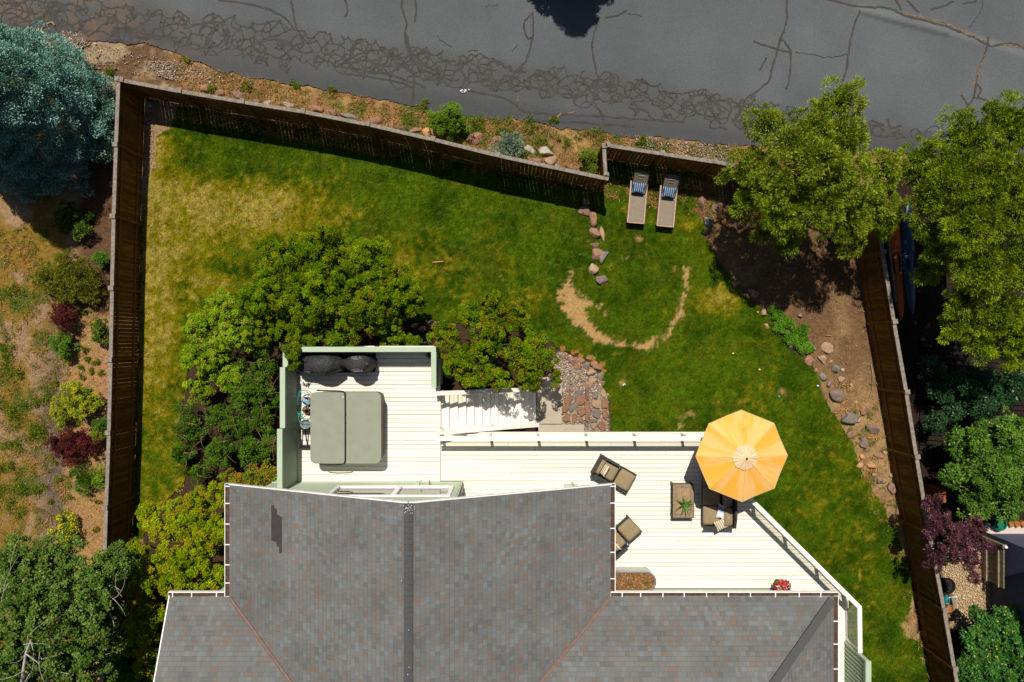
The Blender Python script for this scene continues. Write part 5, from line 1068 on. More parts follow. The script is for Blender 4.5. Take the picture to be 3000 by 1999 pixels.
plant('vine_maple', 'large orange and lime tinted maple against the left house eave', 'tree', (540, 1620), [(570,1490,2.4,.85),(500,1545,2.4,.8),(625,1560,2.8,.7),(440,1510,1.9,.55),(560,1640,3.0,.8),(470,1675,2.5,.8),(620,1690,2.7,.6),(405,1620,2.0,.55),(430,1790,2.3,.7),(410,1870,2.2,.7),(385,1700,2.2,.55),(650,1440,2.0,.5),(450,1950,2.2,.7),(530,1720,2.6,.6)], [(.135, .225, .003), (.18, .25, .004), (.09, .165, .002), (.22, .255, .005)], .068, .044, 11, .13, 80, 3, tips=[(.33, .17, .01), (.32, .12, .012), (.26, .20, .01)], tipamt=.26, trunk=.09)
plant('maple_shrub', 'small orange speckled maple tucked beside the green wall near the roof corner', 'shrub', (740, 1410), [(690,1410,1.5,.42),(745,1400,1.6,.36),(795,1385,1.7,.33),(775,1430,1.6,.36)], [(.09, .15, .008), (.13, .17, .010)], .075, .045, 11, .16, 70, 4, tips=[(.36, .15, .02), (.40, .11, .02)], tipamt=.4, trunk=.04)
plant('honeysuckle_shrub', 'bright lime green fine leaved shrub left of the big maple', 'shrub', (640, 1040), [(655,905,1.6,.65),(590,960,1.5,.65),(612,1045,1.5,.75),(690,990,1.9,.7),(590,1135,1.1,.55),(675,1110,1.4,.55),(560,1050,1.0,.45)], [(.11, .21, .005), (.155, .265, .007), (.20, .28, .009), (.08, .155, .004)], .06, .040, 14, .125, 75, 5, tips=[(.24, .26, .03)], tipamt=.35, trunk=.05)
def twigs(parent, spots, seed, mat, n=60, name='bare_twigs', ln=.7, zoff=.25):
    r = np.random.default_rng(seed); b = MB()
    for i in range(n):
        s_ = spots[int(r.integers(0, len(spots)))]; p = Vector(P3(s_[0] + r.normal(0, 18), s_[1] + r.normal(0, 18), s_[2] + zoff)); a = r.uniform(0, 6.28); cv = r.normal(0, .5); l_ = ln * r.uniform(.4, 1.2); pts = [p]
        for k in range(5): a += cv * .35; p = p + Vector((math.cos(a), math.sin(a), .25 - .12 * k)) * l_ / 5; pts.append(p)
        b.tube(pts, [.009, .008, .006, .005, .004, .002], 4)
    return b.build(name, mat, parent)
sp_ = [(720,1150,1.5,.7),(765,1225,1.4,.55),(645,1215,1.0,.6),(560,1265,.8,.55),(650,1320,1.1,.65),(735,1320,1.3,.65),(530,1335,.7,.5),(785,1290,1.2,.38),(700,1250,1.3,.5),(590,1380,.7,.4),(710,1075,1.1,.5),(765,1125,1.2,.5),(800,1165,1.0,.35),(780,1080,1.0,.4),(690,1140,1.0,.5),(760,1020,1.2,.45),(545,1210,.7,.35)]
t = plant('overgrown_shrub', 'dark green overgrown shrub with tangled bare twigs beside the tall green wall', 'shrub', (680, 1260), sp_, [(.042, .10, .006), (.065, .13, .008), (.028, .065, .005)], .075, .04, 10, .15, 55, 6, tips=[(.10, .17, .02)], tipamt=.2, trunk=.06, inner=.45)
twigs(t, sp_, 3, M('twig', (0.30, 0.20, 0.13), (0.20, 0.12, 0.07), bmp=0), 95)
lb = [(40,1655,4.6,1.1),(170,1640,4.4,1.0),(290,1690,4.2,.9),(350,1640,3.8,.7),(100,1790,5.6,1.3),(240,1800,5.0,1.1),(60,1950,5.8,1.5),(220,1940,5.0,1.2),(320,1800,4.0,.7),(-60,1730,5,1.2),(300,1900,4.2,.7),(130,1700,5.0,.9),(250,1700,4.6,.8)]
t = plant('birch_tree', 'tall dark leafed birch with white branches in the corner beside the house', 'tree', (330, 1760), lb, [(.055, .115, .014), (.08, .145, .018), (.035, .078, .012), (.11, .165, .03)], .065, .055, 9.5, .155, 60, 8, tips=[(.20, .24, .08), (.13, .18, .04)], tipamt=.22, trunk=.13, bark=m_pale_bark, inner=.3, jit=.4)
twigs(t, [(30,1700,5.2,1), (90,1900,6.3,1), (100,1870,6.3,1), (70,1980,6.5,1), (340,1770,4.4,1), (10,1720,5.6,1)], 5, m_pale_bark, 20, 'bare_twigs', 1.2, .4)
b = MB(); b.tube([P3(62,2010,6.6), P3(70,1950,6.9), P3(75,1915,7.0), P3(90,1875,7.1)], [.05, .04, .03, .012], 6); b.build('upper_limb', m_pale_bark, t)
b = MB(); b.tube([P3(75,1915,7.0), P3(115,1945,6.9)], [.025, .01], 5); b.build('upper_limb', m_pale_bark, t)
plant('laurel_shrub', 'dark green shrub under the birch at the gable end of the roof', 'shrub', (450, 1960), [(380,1960,1.4,.6),(440,1900,1.3,.5),(350,1880,1.2,.5),(430,1990,1.6,.6),(330,2010,1.3,.6)], [(.04, .09, .006), (.06, .12, .008)], .07, .04, 14, .17, 75, 9, trunk=.05)
# conifers
JG = [(.12, .185, .006), (.19, .26, .010), (.055, .095, .003), (.31, .35, .03)]
plant('juniper_tree', 'yellow green juniper standing between the loungers and the kayaks', 'tree', (2290, 590), [(2455,300,5.0,.7),(2385,375,4.8,.8),(2240,365,4.2,.62),(2310,430,4.6,.8),(2475,400,5,.7),(2400,475,5.1,1.0),(2200,490,3.9,.65),(2290,545,4.4,.9),(2480,540,4.4,.8),(2585,500,4.0,.62),(2185,590,3.4,.55),(2300,635,3.8,.8),(2400,610,4.4,.85),(2300,715,3.0,.42),(2480,650,3.8,.7),(2570,610,3.6,.7),(2490,715,3.2,.4),(2600,660,3.2,.42),(2112,512,2.6,.18),(2230,680,2.8,.35)], JG, .10, .019, 12, .13, 140, 10, style='needle', tips=[(.34, .42, .03), (.26, .36, .05)], tipamt=.3, mat=m_needle, trunk=.14, squash=.9, inner=.2)
plant('juniper_tree', 'biggest yellow green juniper at the right beyond the kayaks', 'tree', (2760, 700), [(2700,470,4.2,.7),(2830,400,5,.9),(2960,370,5.4,1.0),(2790,520,5,1.0),(2920,520,5.4,1.1),(2715,590,4.4,.75),(2840,650,5,1.05),(2970,640,5.2,1.1),(2765,740,4,.7),(2870,790,4.6,1.0),(2985,790,4.8,1.0),(2820,880,3.8,.7),(2920,930,4.2,.8),(3000,960,4,.8),(2730,670,4,.5),(2660,500,3.6,.4),(2790,965,3.4,.55),(2875,1005,3.6,.6),(2710,800,3.2,.4),(2960,1030,3.6,.6)], [(.13, .20, .004), (.19, .27, .005), (.055, .11, .002), (.26, .32, .008)], .10, .019, 12, .13, 140, 11, style='needle', tips=[(.24, .27, .03), (.2, .25, .06)], tipamt=.3, mat=m_needle, trunk=.16, squash=.9, inner=.2)
def conifer(name, label, c, h, R0, pal, seed, dens, nl, tips, cr=.24, rmax=9, zlo=.25, L=.10, Wd=.026, mat=None, jag=.26, ph=7.3):
    t = thing(name, label, 'tree', (c[0], c[1], 0)); b = MB(); b.tube([(c[0], c[1], 0), (c[0], c[1], h * .5), (c[0], c[1], h - .3)], [.2, .12, .03], 8); b.build('trunk', m_bark, t)
    r = np.random.default_rng(seed); n = int(dens * math.pi * R0 * math.hypot(R0, h)); u = 1 - np.sqrt(r.random(n)); z = zlo + u * (h - zlo); th = r.uniform(0, 6.283, n)
    br = np.round(z / .42) * .42; z = z * .45 + br * .55; lobe = .5 + .5 * np.cos(th * 9 + br * ph); Rz = np.minimum(R0 * (1 - (z - zlo) / (h - zlo)) ** .85, rmax) * ((1.06 - jag) + jag * lobe * r.uniform(.6, 1, n)) * np.where(r.random(n) < .25, r.uniform(.5, .85, n), r.uniform(.84, 1.07, n))
    if jag > .5:
        kk = r.integers(0, 11, n); th = (kk + np.round(z / .42) * .37) * 2 * math.pi / 11 + r.normal(0, .07, n); tb = r.uniform(.62, 1.3, (11, 64)); w_ = np.round(z / .42).astype(int); Rz = np.minimum(R0 * (1 - (z - zlo) / (h - zlo)) ** .85, rmax) * tb[kk, w_] * np.sqrt(r.uniform(.05, 1, n))
    p = np.stack([c[0] + Rz * np.cos(th), c[1] + Rz * np.sin(th), z + .10 * lobe], 1); d = unit(np.stack([np.cos(th), np.sin(th), np.full(n, .35)], 1)); cl = cr * r.uniform(.7, 1.25, n)
    V, cc = foliage(p, d, cl, nl, L, Wd, pal, seed + 1, 'needle', tips, .5, .3, .5); npmesh('crown', V, np.arange(len(V)).reshape(-1, 4), mat or m_needle, t, cc); return t
conifer('blue_spruce', 'silvery blue spruce in the corner outside the wooden fence', (-18.15, 8.6), 9.3, 3.0, [(.13, .30, .255), (.20, .41, .345), (.06, .16, .135), (.09, .14, .06)], 21, 24, 150, [(.34, .56, .48), (.26, .46, .40)], cr=.22, L=.075, Wd=.03)
conifer('spruce_tree', 'dark spruce across the street casting a jagged shadow on the asphalt', (1.85, 16.6), 8.8, 2.3, [(.03, .06, .03), (.04, .07, .035)], 23, 30, 60, None, rmax=2.4, zlo=1.2, cr=.17, Wd=.05, jag=.62, ph=.25)
# right hand broadleaves
BG = [(.042, .115, .006), (.065, .15, .008), (.028, .078, .005)]
plant('rhododendron', 'large glossy broad leaved shrub beside the pale neighbouring patio', 'shrub', (2810, 1370), [(2835,1290,1.8,.75),(2940,1270,2,.85),(2800,1390,1.6,.55),(2895,1390,2,.85),(2985,1390,2,.9),(2850,1480,1.5,.6),(2950,1480,1.7,.7),(2790,1310,1.4,.4),(3030,1300,2,.8)], BG + [(.10, .18, .02)], .10, .046, 11, .16, 60, 12, tips=[(.14, .24, .02)], tipamt=.15, mat=m_gloss, trunk=.07)
plant('rhododendron', 'shrub with leaves coloured dark for the shade beneath the biggest juniper', 'shrub', (2800, 1130), [(2725,1080,1.0,.45),(2735,1230,1.0,.4),(2760,1140,1.0,.5),(2850,1120,1.3,.7),(2940,1130,1.4,.7),(2890,1200,1.4,.6),(2990,1100,1.5,.7),(2800,1190,1.0,.4)], [(.012, .042, .012), (.018, .055, .015)], .10, .046, 9, .18, 55, 13, mat=m_gloss, trunk=.06)  # juniper's shade is put into these very dark leaf colours
plant('rhododendron', 'rounded glossy dark green shrub at the lower right corner', 'shrub', (2830, 1900), [(2870,1870,1.5,.72),(2945,1850,1.6,.7),(2835,1955,1.5,.62),(2905,1975,1.8,.85),(2985,1940,1.8,.85),(2875,1805,1.3,.42),(2960,1800,1.3,.35)], [(.03, .11, .014), (.05, .15, .02), (.02, .075, .012)], .10, .052, 12, .15, 60, 14, tips=[(.10, .20, .04), (.35, .33, .03)], tipamt=.08, mat=m_gloss, trunk=.06)
plant('purple_plum_tree', 'dark purple leaved plum leaning over the right fence', 'tree', (2720, 1560), [(2722,1470,2.5,.33),(2745,1520,2.5,.42),(2795,1570,2.6,.5),(2745,1610,2.4,.36),(2845,1550,2.5,.42),(2825,1630,2.5,.45),(2882,1600,2.3,.30),(2850,1685,2.2,.22),(2735,1660,2.3,.2),(2720,1560,2.4,.28)], [(.055, .016, .026), (.075, .022, .032), (.035, .012, .018), (.10, .035, .045)], .08, .044, 16, .125, 60, 15, mat=m_gloss, trunk=.05, inner=.3)
def weed(label, px, py, r_, pal, seed, name='weed_clump', group=None, h=.22, L=.16):
    r = np.random.default_rng(seed); t = thing(name, label, 'weed', (*P(px, py), 0), 0, group); n = int(900 * r_ + 120); V = []; cx, cy = P(px, py)
    k = int(r.integers(4, 8)); sx = cx + r.normal(0, r_ * .5, k); sy = cy + r.normal(0, r_ * .4, k); i = r.integers(0, k, n)
    p = np.stack([sx[i] + r.normal(0, r_ * .22, n), sy[i] + r.normal(0, r_ * .22, n), r.uniform(.0, h, n) ** 1.2], 1)
    d = unit(np.stack([r.normal(0, .7, n), r.normal(0, .7, n), r.uniform(.15, 1, n)], 1)); pa = np.array(pal); cc = pa[r.integers(0, len(pa), n)] * r.uniform(.5, 1.4, (n, 1)) * np.where(r.random((n, 1)) < .18, np.array([[2.2, 1.3, 1.2]]), 1)
    v, c = leaf_quads(p, d, unit(np.array([0, 0, 1.]) + r.normal(0, .6, (n, 3))), L * .6 * r.uniform(.3, 1.1, n), .028 * r.uniform(.6, 1.4, n), cc)
    npmesh('leaves', v, np.arange(len(v)).reshape(-1, 4), m_leaf, t, c); return t
# left slope shrubs
def bush(label, px, py, r_, pal, seed, name='garden_shrub', L=.06, Wd=.034, h=.55, dens=14, nl=60, cr=.12, tips=None, tipamt=.3, lobes=None, style='broad', mat=None, group='shrubs on the slope outside the left fence', n=5, sx=1, sy=1):
    r = np.random.default_rng(seed); k = r_ / .0133
    lobes = lobes or [(px + r.uniform(-.45, .45) * k * sx, py + r.uniform(-.45, .45) * k * sy, h * r.uniform(.45, .85), r_ * r.uniform(.45, .68)) for _ in range(n)]
    return plant(name, label, 'shrub', (px, py), lobes, pal, L, Wd, dens, cr, nl, seed, style, tips, tipamt, mat, group, trunk=.025, squash=.8, down=-.1, part='leaves', stem='stems')
bush('golden green mounded conifer shrub in the shade of the blue spruce', 200, 815, 1.2, [(.13, .16, .012), (.17, .18, .016), (.09, .13, .012)], 31, 'mugo_shrub', .07, .016, lobes=[(160,820,.6,.68),(240,810,.65,.66),(200,785,.65,.6),(262,855,.45,.5),(130,800,.4,.42),(205,850,.5,.6)], style='needle', mat=m_needle, dens=20, nl=80, cr=.10, tips=[(.26, .22, .03)], tipamt=.4)
BB = [(.060, .014, .016), (.085, .020, .018), (.035, .010, .012)]
bush('upper burgundy barberry directly under the golden mounded shrub', 186, 920, .62, BB, 32, 'barberry_shrub', .045, .024, h=.7, sy=1.3, tips=[(.15, .03, .02)], dens=20)
bush('larger burgundy barberry below the yellow green euonymus', 210, 1302, .95, BB, 33, 'barberry_shrub', .045, .024, lobes=[(175,1300,.5,.5),(225,1290,.6,.6),(265,1305,.5,.42),(205,1335,.45,.45)], tips=[(.17, .03, .025)], dens=20)
bush('bright yellow green euonymus above the larger barberry', 225, 1175, .95, [(.17, .22, .012), (.22, .25, .015), (.09, .15, .012)], 34, 'euonymus_shrub', .055, .034, lobes=[(230,1160,.6,.55),(192,1190,.5,.48),(272,1175,.45,.4),(185,1225,.4,.35),(215,1140,.5,.4),(235,1200,.5,.45)], tips=[(.42, .36, .02)], tipamt=.4, dens=16)
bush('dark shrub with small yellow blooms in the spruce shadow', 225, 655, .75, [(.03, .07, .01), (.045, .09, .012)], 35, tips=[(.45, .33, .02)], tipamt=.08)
bush('green leafy shrub just below the upper barberry', 190, 1010, .62, [(.06, .12, .012), (.08, .15, .014)], 36, sy=1.5, sx=.7)
bush('dark green shrub touching the left fence beside the orange soil', 300, 975, .55, [(.045, .10, .010), (.065, .13, .012)], 37, tips=[(.45, .33, .02)], tipamt=.08, h=.8, sy=1.4, sx=.5)
bush('feathery green shrub low on the orange soil near the left fence', 243, 1410, .62, [(.07, .15, .012), (.09, .18, .015)], 38, style='needle', L=.09, Wd=.02)
bush('green shrub against the left fence beside the feathery one', 293, 1395, .45, [(.10, .16, .012), (.12, .19, .014)], 39, sy=1.4, sx=.5, h=.7)
bush('potentilla covered in bright yellow flowers beside the birch', 188, 1548, .72, [(.07, .12, .015), (.09, .14, .02)], 40, 'potentilla_shrub', tips=[(.62, .52, .01), (.55, .46, .01)], tipamt=.55, L=.05, Wd=.04)
bush('small green shrub by the fence beside the euonymus', 300, 1240, .34, [(.06, .13, .015)], 41)
bush('small leafy shrub by the fence above the upper barberry', 298, 758, .25, [(.07, .16, .015)], 42)
bush('small yellowish shrub by the fence beside the larger barberry', 290, 1275, .25, [(.15, .19, .015)], 43)
for i, (x, y, s_) in enumerate(((30,850,.5),(20,1010,.35),(20,1060,.5),(45,1095,.35),(115,1170,.5),(20,1200,.4),(35,1225,.55),(100,1260,.5),(50,1300,.45),(105,1280,.3),(20,1450,.5),(50,1480,.5),(75,1420,.35),(95,1445,.25),(20,1360,.35))):
    weed('loose green weed clump, %s along the outer left slope' % ('first second third fourth fifth sixth seventh eighth ninth tenth eleventh twelfth thirteenth fourteenth fifteenth'.split()[i] + ' listed from the spruce downhill'), x, y, s_, [(.08, .15, .008), (.12, .19, .010), (.055, .11, .008)], 50 + i, 'weed_clump', 'weed clumps on the outer left slope')
for i, (x, y) in enumerate(((252,915),(276,907),(252,1024),(257,1052),(285,1060),(240,1075),(268,1085),(297,1092),(242,1103),(165,1122),(206,1458),(150,1470),(290,1468),(283,1552),(163,1355),(171,1405),(130,1425))):
    weed('little green seedling, number %s counted from the spruce down the orange soil' % 'one two three four five six seven eight nine ten eleven twelve thirteen fourteen fifteen sixteen seventeen'.split()[i], x, y, .13, [(.08, .15, .008), (.18, .18, .012)], 80 + i, 'seedling', 'seedlings on the orange soil', .12, .12)
VG = 'plants on the verge beside the street'
bush('dense bright green bush on the verge touching the asphalt', 1315, 355, .72, [(.07, .14, .010), (.10, .18, .012)], 101, 'verge_bush', lobes=[(1285,350,.5,.45),(1330,345,.55,.5),(1350,368,.45,.4),(1305,375,.45,.4)], group=VG, dens=18)
bush('silvery teal sagebrush growing beside the fence on the verge', 1482, 430, .62, [(.15, .22, .15), (.20, .27, .20)], 102, 'sagebrush', style='needle', L=.10, Wd=.018, mat=m_needle, group=VG, dens=18)
bush('yellow green weed mass in the corner where the fence steps back', 1725, 480, .5, [(.13, .18, .012), (.09, .15, .012)], 103, 'verge_weeds', group=VG, sy=1.5, sx=.8)
for i, (x, y, s_, lb_) in enumerate(((1240,312,.25,'tall green weed rooted in the asphalt edge'),(1410,365,.42,'green weeds just below the asphalt beside the bright bush'),(1475,380,.42,'low green weeds above the sagebrush'),(1540,385,.5,'trailing green weeds between the sagebrush and street'),(1620,352,.22,'small weed growing out of the tar seam'),(1750,385,.42,'green weeds close to the fence corner by the street'),(1880,413,.2,'small weed on the verge behind the loungers fence'),(1560,455,.28,'small green weed beside the pale boulders'),(1660,415,.3,'grey green weed on the verge above the fence end'),(620,262,.2,'small weed between the red rocks on the verge'),(720,258,.25,'low green weed above the red verge rocks'),(865,252,.2,'weed at the edge of the street on dry grass'),(975,265,.2,'lone green weed where the dry grass meets asphalt'),(548,180,.16,'tiny weed in the gravel by the street corner'),(325,212,.15,'tiny bright weed outside the fence corner post'))):
    weed(lb_, x, y, s_, [(.10, .17, .008), (.08, .15, .010), (.15, .17, .02)], 110 + i, 'verge_weeds', VG)
gcv = [(2280,925,.10,.34),(2310,960,.12,.40),(2350,975,.12,.36),(2290,960,.1,.3),(2345,1010,.1,.34),(2320,990,.1,.3),(2370,1020,.1,.2),(2265,905,.1,.2)]
plant('ground_cover_plant', 'patch of bright green creeping ground cover at the edge of the lawn', 'plant', (2310, 965), gcv, [(.06, .15, .010), (.09, .20, .014)], .05, .034, 30, .09, 45, 120, squash=.3, down=0, part='leaves', stem='stems', trunk=.01)
for i, (x, y) in enumerate(((1700,1043),(1735,1050),(1764,1068),(1768,1087),(1648,1020),(1680,1032))):
    t = thing('fescue_tuft', 'dried orange grass tuft, number %s around the outside of the stone ring' % 'one two three four five six'.split()[i], 'grass tuft', (*P(x, y), 0), 0, 'orange grass tufts round the stones'); b = MB(); r = np.random.default_rng(i); c0 = Vector(t.location)
    for k in range(120):
        a = r.uniform(0, 6.28); u_ = r.uniform(.3, 1.3); l_ = r.uniform(.08, .15); s_ = Vector((-math.sin(a), math.cos(a), 0)) * .008; q = c0 + Vector((r.normal(0, .03), r.normal(0, .03), .01)); b.add([q - s_, q + s_, q + Vector((math.cos(a) * math.cos(u_), math.sin(a) * math.cos(u_), math.sin(u_))) * l_], [(0, 1, 2)])
    b.build('blades', M('straw_orange%d' % i, (.62, .33, .06), (.45, .22, .04), bmp=0), t)
# ================================================================ rocks and flagstones
_ico = None
def rock(name, label, cat, px, py, w, h, rot, col, seed, z=.0, ht=.5, group=None, base=0.0):
    global _ico
    if _ico is None:
        bm = bmesh.new(); bmesh.ops.create_icosphere(bm, subdivisions=3, radius=1); _ico = (np.array([v.co[:] for v in bm.verts]), np.array([[v.index for v in f.verts] for f in bm.faces])); bm.free()
    V, F = _ico[0].copy(), _ico[1]; r = np.random.default_rng(seed)
    for k in range(11): n = unit(r.normal(0, 1, 3)); d = r.uniform(.42, .82); s = V @ n; V = V - np.maximum(0, s - d)[:, None] * n
    V += (r.random(V.shape) - .5) * .03; k = K(.15); X, Y = P(px, py, .15); a = w * k / 2 * 1.32; b = h * k / 2 * 1.32; c = min(a, b) * ht * 1.5
    x, y = V[:, 0] * a, V[:, 1] * b; t = math.radians(rot); W_ = np.stack([x * math.cos(t) - y * math.sin(t) + X, x * math.sin(t) + y * math.cos(t) + Y, V[:, 2] * c + c * .02 + base], 1)
    cc = np.tile(np.array(col), (len(V), 1)) * (.8 + .4 * r.random((len(V), 1)) ** .7); cc = mixa(cc, (.30, .24, .18), (fbm(V[:, 0] * 3 + seed, V[:, 1] * 3, .9, 7) > .6) * .35)
    o = npmesh(name, W_, F, m_stone, None, cc, loc=(X, Y, 0)); return props(o, label, cat, group)
RED = (.24, .125, .08); RD2 = (.18, .098, .07); GRY = (.165, .145, .125); TN = (.33, .22, .14); ORG = (.42, .22, .09); PLE = (.36, .31, .26); PUR = (.165, .115, .095)
CN = {RED: 'reddish', RD2: 'dull red', GRY: 'grey', TN: 'tan', ORG: 'orange', PLE: 'pale', PUR: 'purplish'}
ORD = 'first second third fourth fifth sixth seventh eighth ninth tenth eleventh twelfth thirteenth fourteenth fifteenth sixteenth seventeenth eighteenth nineteenth twentieth'.split() + ['twenty ' + x for x in 'first second third fourth fifth sixth seventh eighth ninth'.split()]
sd_ = 300
def rocks(lst, where, group, ht=.55):
    global sd_
    for i, (x, y, w, h, rot, c) in enumerate(lst): sd_ += 1; rock('rock', '%s rock, %s %s' % (CN[c], ORD[i], where), 'rock', x, y, w, h, rot, c, sd_, ht=ht, group=group)
rocks([(1716,592,28,26,10,GRY),(1712,618,30,34,0,RD2),(1738,643,34,36,20,RED),(1746,685,38,36,-10,RED),(1767,682,16,44,5,TN),(1748,716,30,18,0,RD2),(1749,743,34,32,25,RED),(1770,750,24,42,-25,GRY),(1738,785,33,33,0,TN),(1763,822,32,34,20,PUR)], 'counted down the stone line beside the loungers', 'stone line beside the loungers')
rocks([(1641,1042,18,14,0,GRY),(1657,1044,26,15,10,RED),(1676,1058,26,22,-30,RED),(1689,1054,11,22,15,GRY),(1703,1058,28,16,-25,RED),(1697,1075,25,22,-20,RED),(1721,1071,22,25,30,PUR),(1748,1071,40,20,-25,RED),(1732,1091,32,26,-10,TN),(1762,1101,20,30,25,GRY),(1740,1113,29,23,-20,TN),(1762,1122,18,18,30,RED),(1727,1131,34,18,-10,RED)], 'clockwise in the stone ring beside the stairs', 'stone ring beside the stairs')
rocks([(2060,588,28,44,8,RD2),(2074,648,32,30,0,GRY),(2105,612,26,30,20,RD2),(2159,831,28,18,0,RD2),(2210,856,32,26,-15,RD2),(2240,913,20,26,0,TN),(2251,956,17,12,-20,ORG),(2348,924,18,13,-30,RED),(2321,1013,13,11,0,GRY),(2389,1022,18,9,0,GRY),(2431,1020,38,26,-25,TN),(2376,1058,38,22,-40,RED),(2414,1054,22,36,35,TN),(2455,1083,28,29,0,GRY),(2416,1103,24,18,-40,GRY),(2433,1126,14,20,-20,PUR),(2470,1113,18,16,0,TN),(2457,1160,40,30,-15,PUR),(2491,1222,46,42,0,GRY),(2533,1202,20,38,10,RED),(2559,1256,40,28,-35,PUR),(2499,1273,24,28,0,RED),(2536,1300,22,38,15,PUR),(2580,1339,26,18,0,RED),(2561,1365,25,20,-15,ORG),(2523,1365,18,15,0,ORG),(2584,1409,22,20,-35,PUR),(2618,1435,22,28,0,RD2),(2637,1503,17,34,10,RED)], 'counted down the border of the right soil bed', 'rocks along the right soil bed')
rocks([(555,252,20,14,0,RD2),(595,255,38,22,0,RED),(644,268,30,15,0,RED),(697,277,42,25,-15,RD2),(752,293,24,13,-15,RED),(780,297,20,14,0,PLE),(846,305,36,17,-15,PLE),(922,318,40,20,-10,RED),(972,326,30,16,-10,RD2),(1027,338,56,16,-15,GRY),(1100,350,52,22,10,RED),(1145,364,28,20,-30,RED),(1174,372,22,18,0,RD2),(1212,381,40,16,15,RED),(1259,388,40,26,-10,ORG),(1395,405,50,32,0,RED),(1461,403,34,18,0,RED),(1548,437,44,22,-20,PLE),(1565,462,44,22,-25,RED),(1601,440,40,30,-15,PLE),(1614,467,42,26,-20,TN),(1671,487,38,14,-15,RED)], 'from the left along the street verge by the fence', 'rocks along the street verge')
rocks([(1214,952,24,15,0,TN),(1238,962,30,18,-10,RED),(1262,945,26,13,10,GRY),(1300,942,16,10,0,PLE),(1243,1008,24,14,0,PUR)], 'between the two green maples behind the green wall', 'rocks between the maples')
rocks([(2395,1085,14,10,0,RED),(2440,1060,12,9,20,TN),(2475,1085,12,9,0,PLE),(2500,1130,14,10,-20,TN),(2478,1185,16,12,0,RED),(2515,1180,12,9,0,TN),(2522,1235,16,12,15,TN),(2548,1318,16,12,0,RED),(2600,1330,12,10,0,TN),(2570,1392,16,12,0,TN),(2596,1415,13,10,0,RED),(2620,1395,13,14,0,TN),(2612,1480,14,11,10,RED),(2640,1475,12,10,0,TN),(2530,1340,18,14,0,ORG)], 'of the small half buried stones, counted down the right soil bed', 'small half buried stones in the right bed', .4)
FS = [([(320,880),(420,850),(428,910),(370,975),(300,985),(288,920)],RED),([(455,905),(470,800),(515,778),(585,785),(580,815),(480,920)],GRY),([(455,935),(540,862),(618,870),(612,960),(565,1005),(510,1000)],RED),([(625,770),(670,770),(678,920),(645,935),(622,890)],RD2),([(740,820),(800,835),(822,775),(828,850),(800,905),(730,890)],GRY),([(735,935),(840,928),(862,955),(850,1060),(790,1055),(730,1010)],TN),([(872,850),(895,745),(930,780),(962,860),(915,895)],TN),([(888,935),(960,918),(980,985),(965,1055),(885,1050)],RED),([(265,1060),(310,995),(345,1005),(358,1060),(320,1120),(262,1115)],RED),([(365,1100),(390,1010),(450,960),(512,1000),(490,1040),(400,1120)],GRY),([(500,1075),(560,1035),(602,1070),(605,1150),(560,1185),(490,1130)],RED),([(610,1010),(640,950),(685,955),(708,1080),(690,1180),(650,1275),(625,1230),(628,1100)],RED),([(742,1130),(800,1085),(855,1110),(830,1220),(770,1200),(745,1170)],GRY),([(885,1110),(970,1085),(972,1180),(945,1250),(900,1190)],RED),([(265,1215),(330,1145),(378,1165),(355,1265),(295,1275)],RED),([(412,1200),(450,1150),(505,1185),(470,1280),(420,1290)],RED),([(520,1240),(560,1205),(592,1240),(580,1290),(522,1280)],RED),([(690,1240),(800,1230),(790,1280),(700,1285)],GRY),([(620,1320),(670,1290),(650,1370),(630,1350)],GRY),([(700,1310),(780,1290),(815,1330),(745,1395),(715,1350)],TN),([(815,1330),(900,1260),(945,1300),(940,1400),(895,1430),(850,1380)],RED),([(320,790),(380,750),(430,790),(400,810)],RD2)]
for i, (pl_, c) in enumerate(FS):
    mx_, my_ = sum(q[0] for q in pl_) / len(pl_), sum(q[1] for q in pl_) / len(pl_); pts = [P(1600 + (mx_ + (x - mx_) * 1.07) / 5.408, 1000 + (my_ + (y - my_) * 1.07) / 5.408, .05) for x, y in pl_]; b = MB(); b.prism(pts, -.02, .062 + .012 * (i % 3)); o = b.build('flagstone', None, bevel=.012)
    o.data.materials.clear(); o.data.materials.append(M('flag%d' % i, tuple(v * 1.08 for v in c), tuple(v * .8 for v in c), .9, 6, bmp=.7, s2=40, amt=.3)); props(o, '%s flagstone, %s laid between the slab, gravel and lawn' % (CN[c], ORD[i]), 'flagstone', 'flagstones beside the concrete slab')

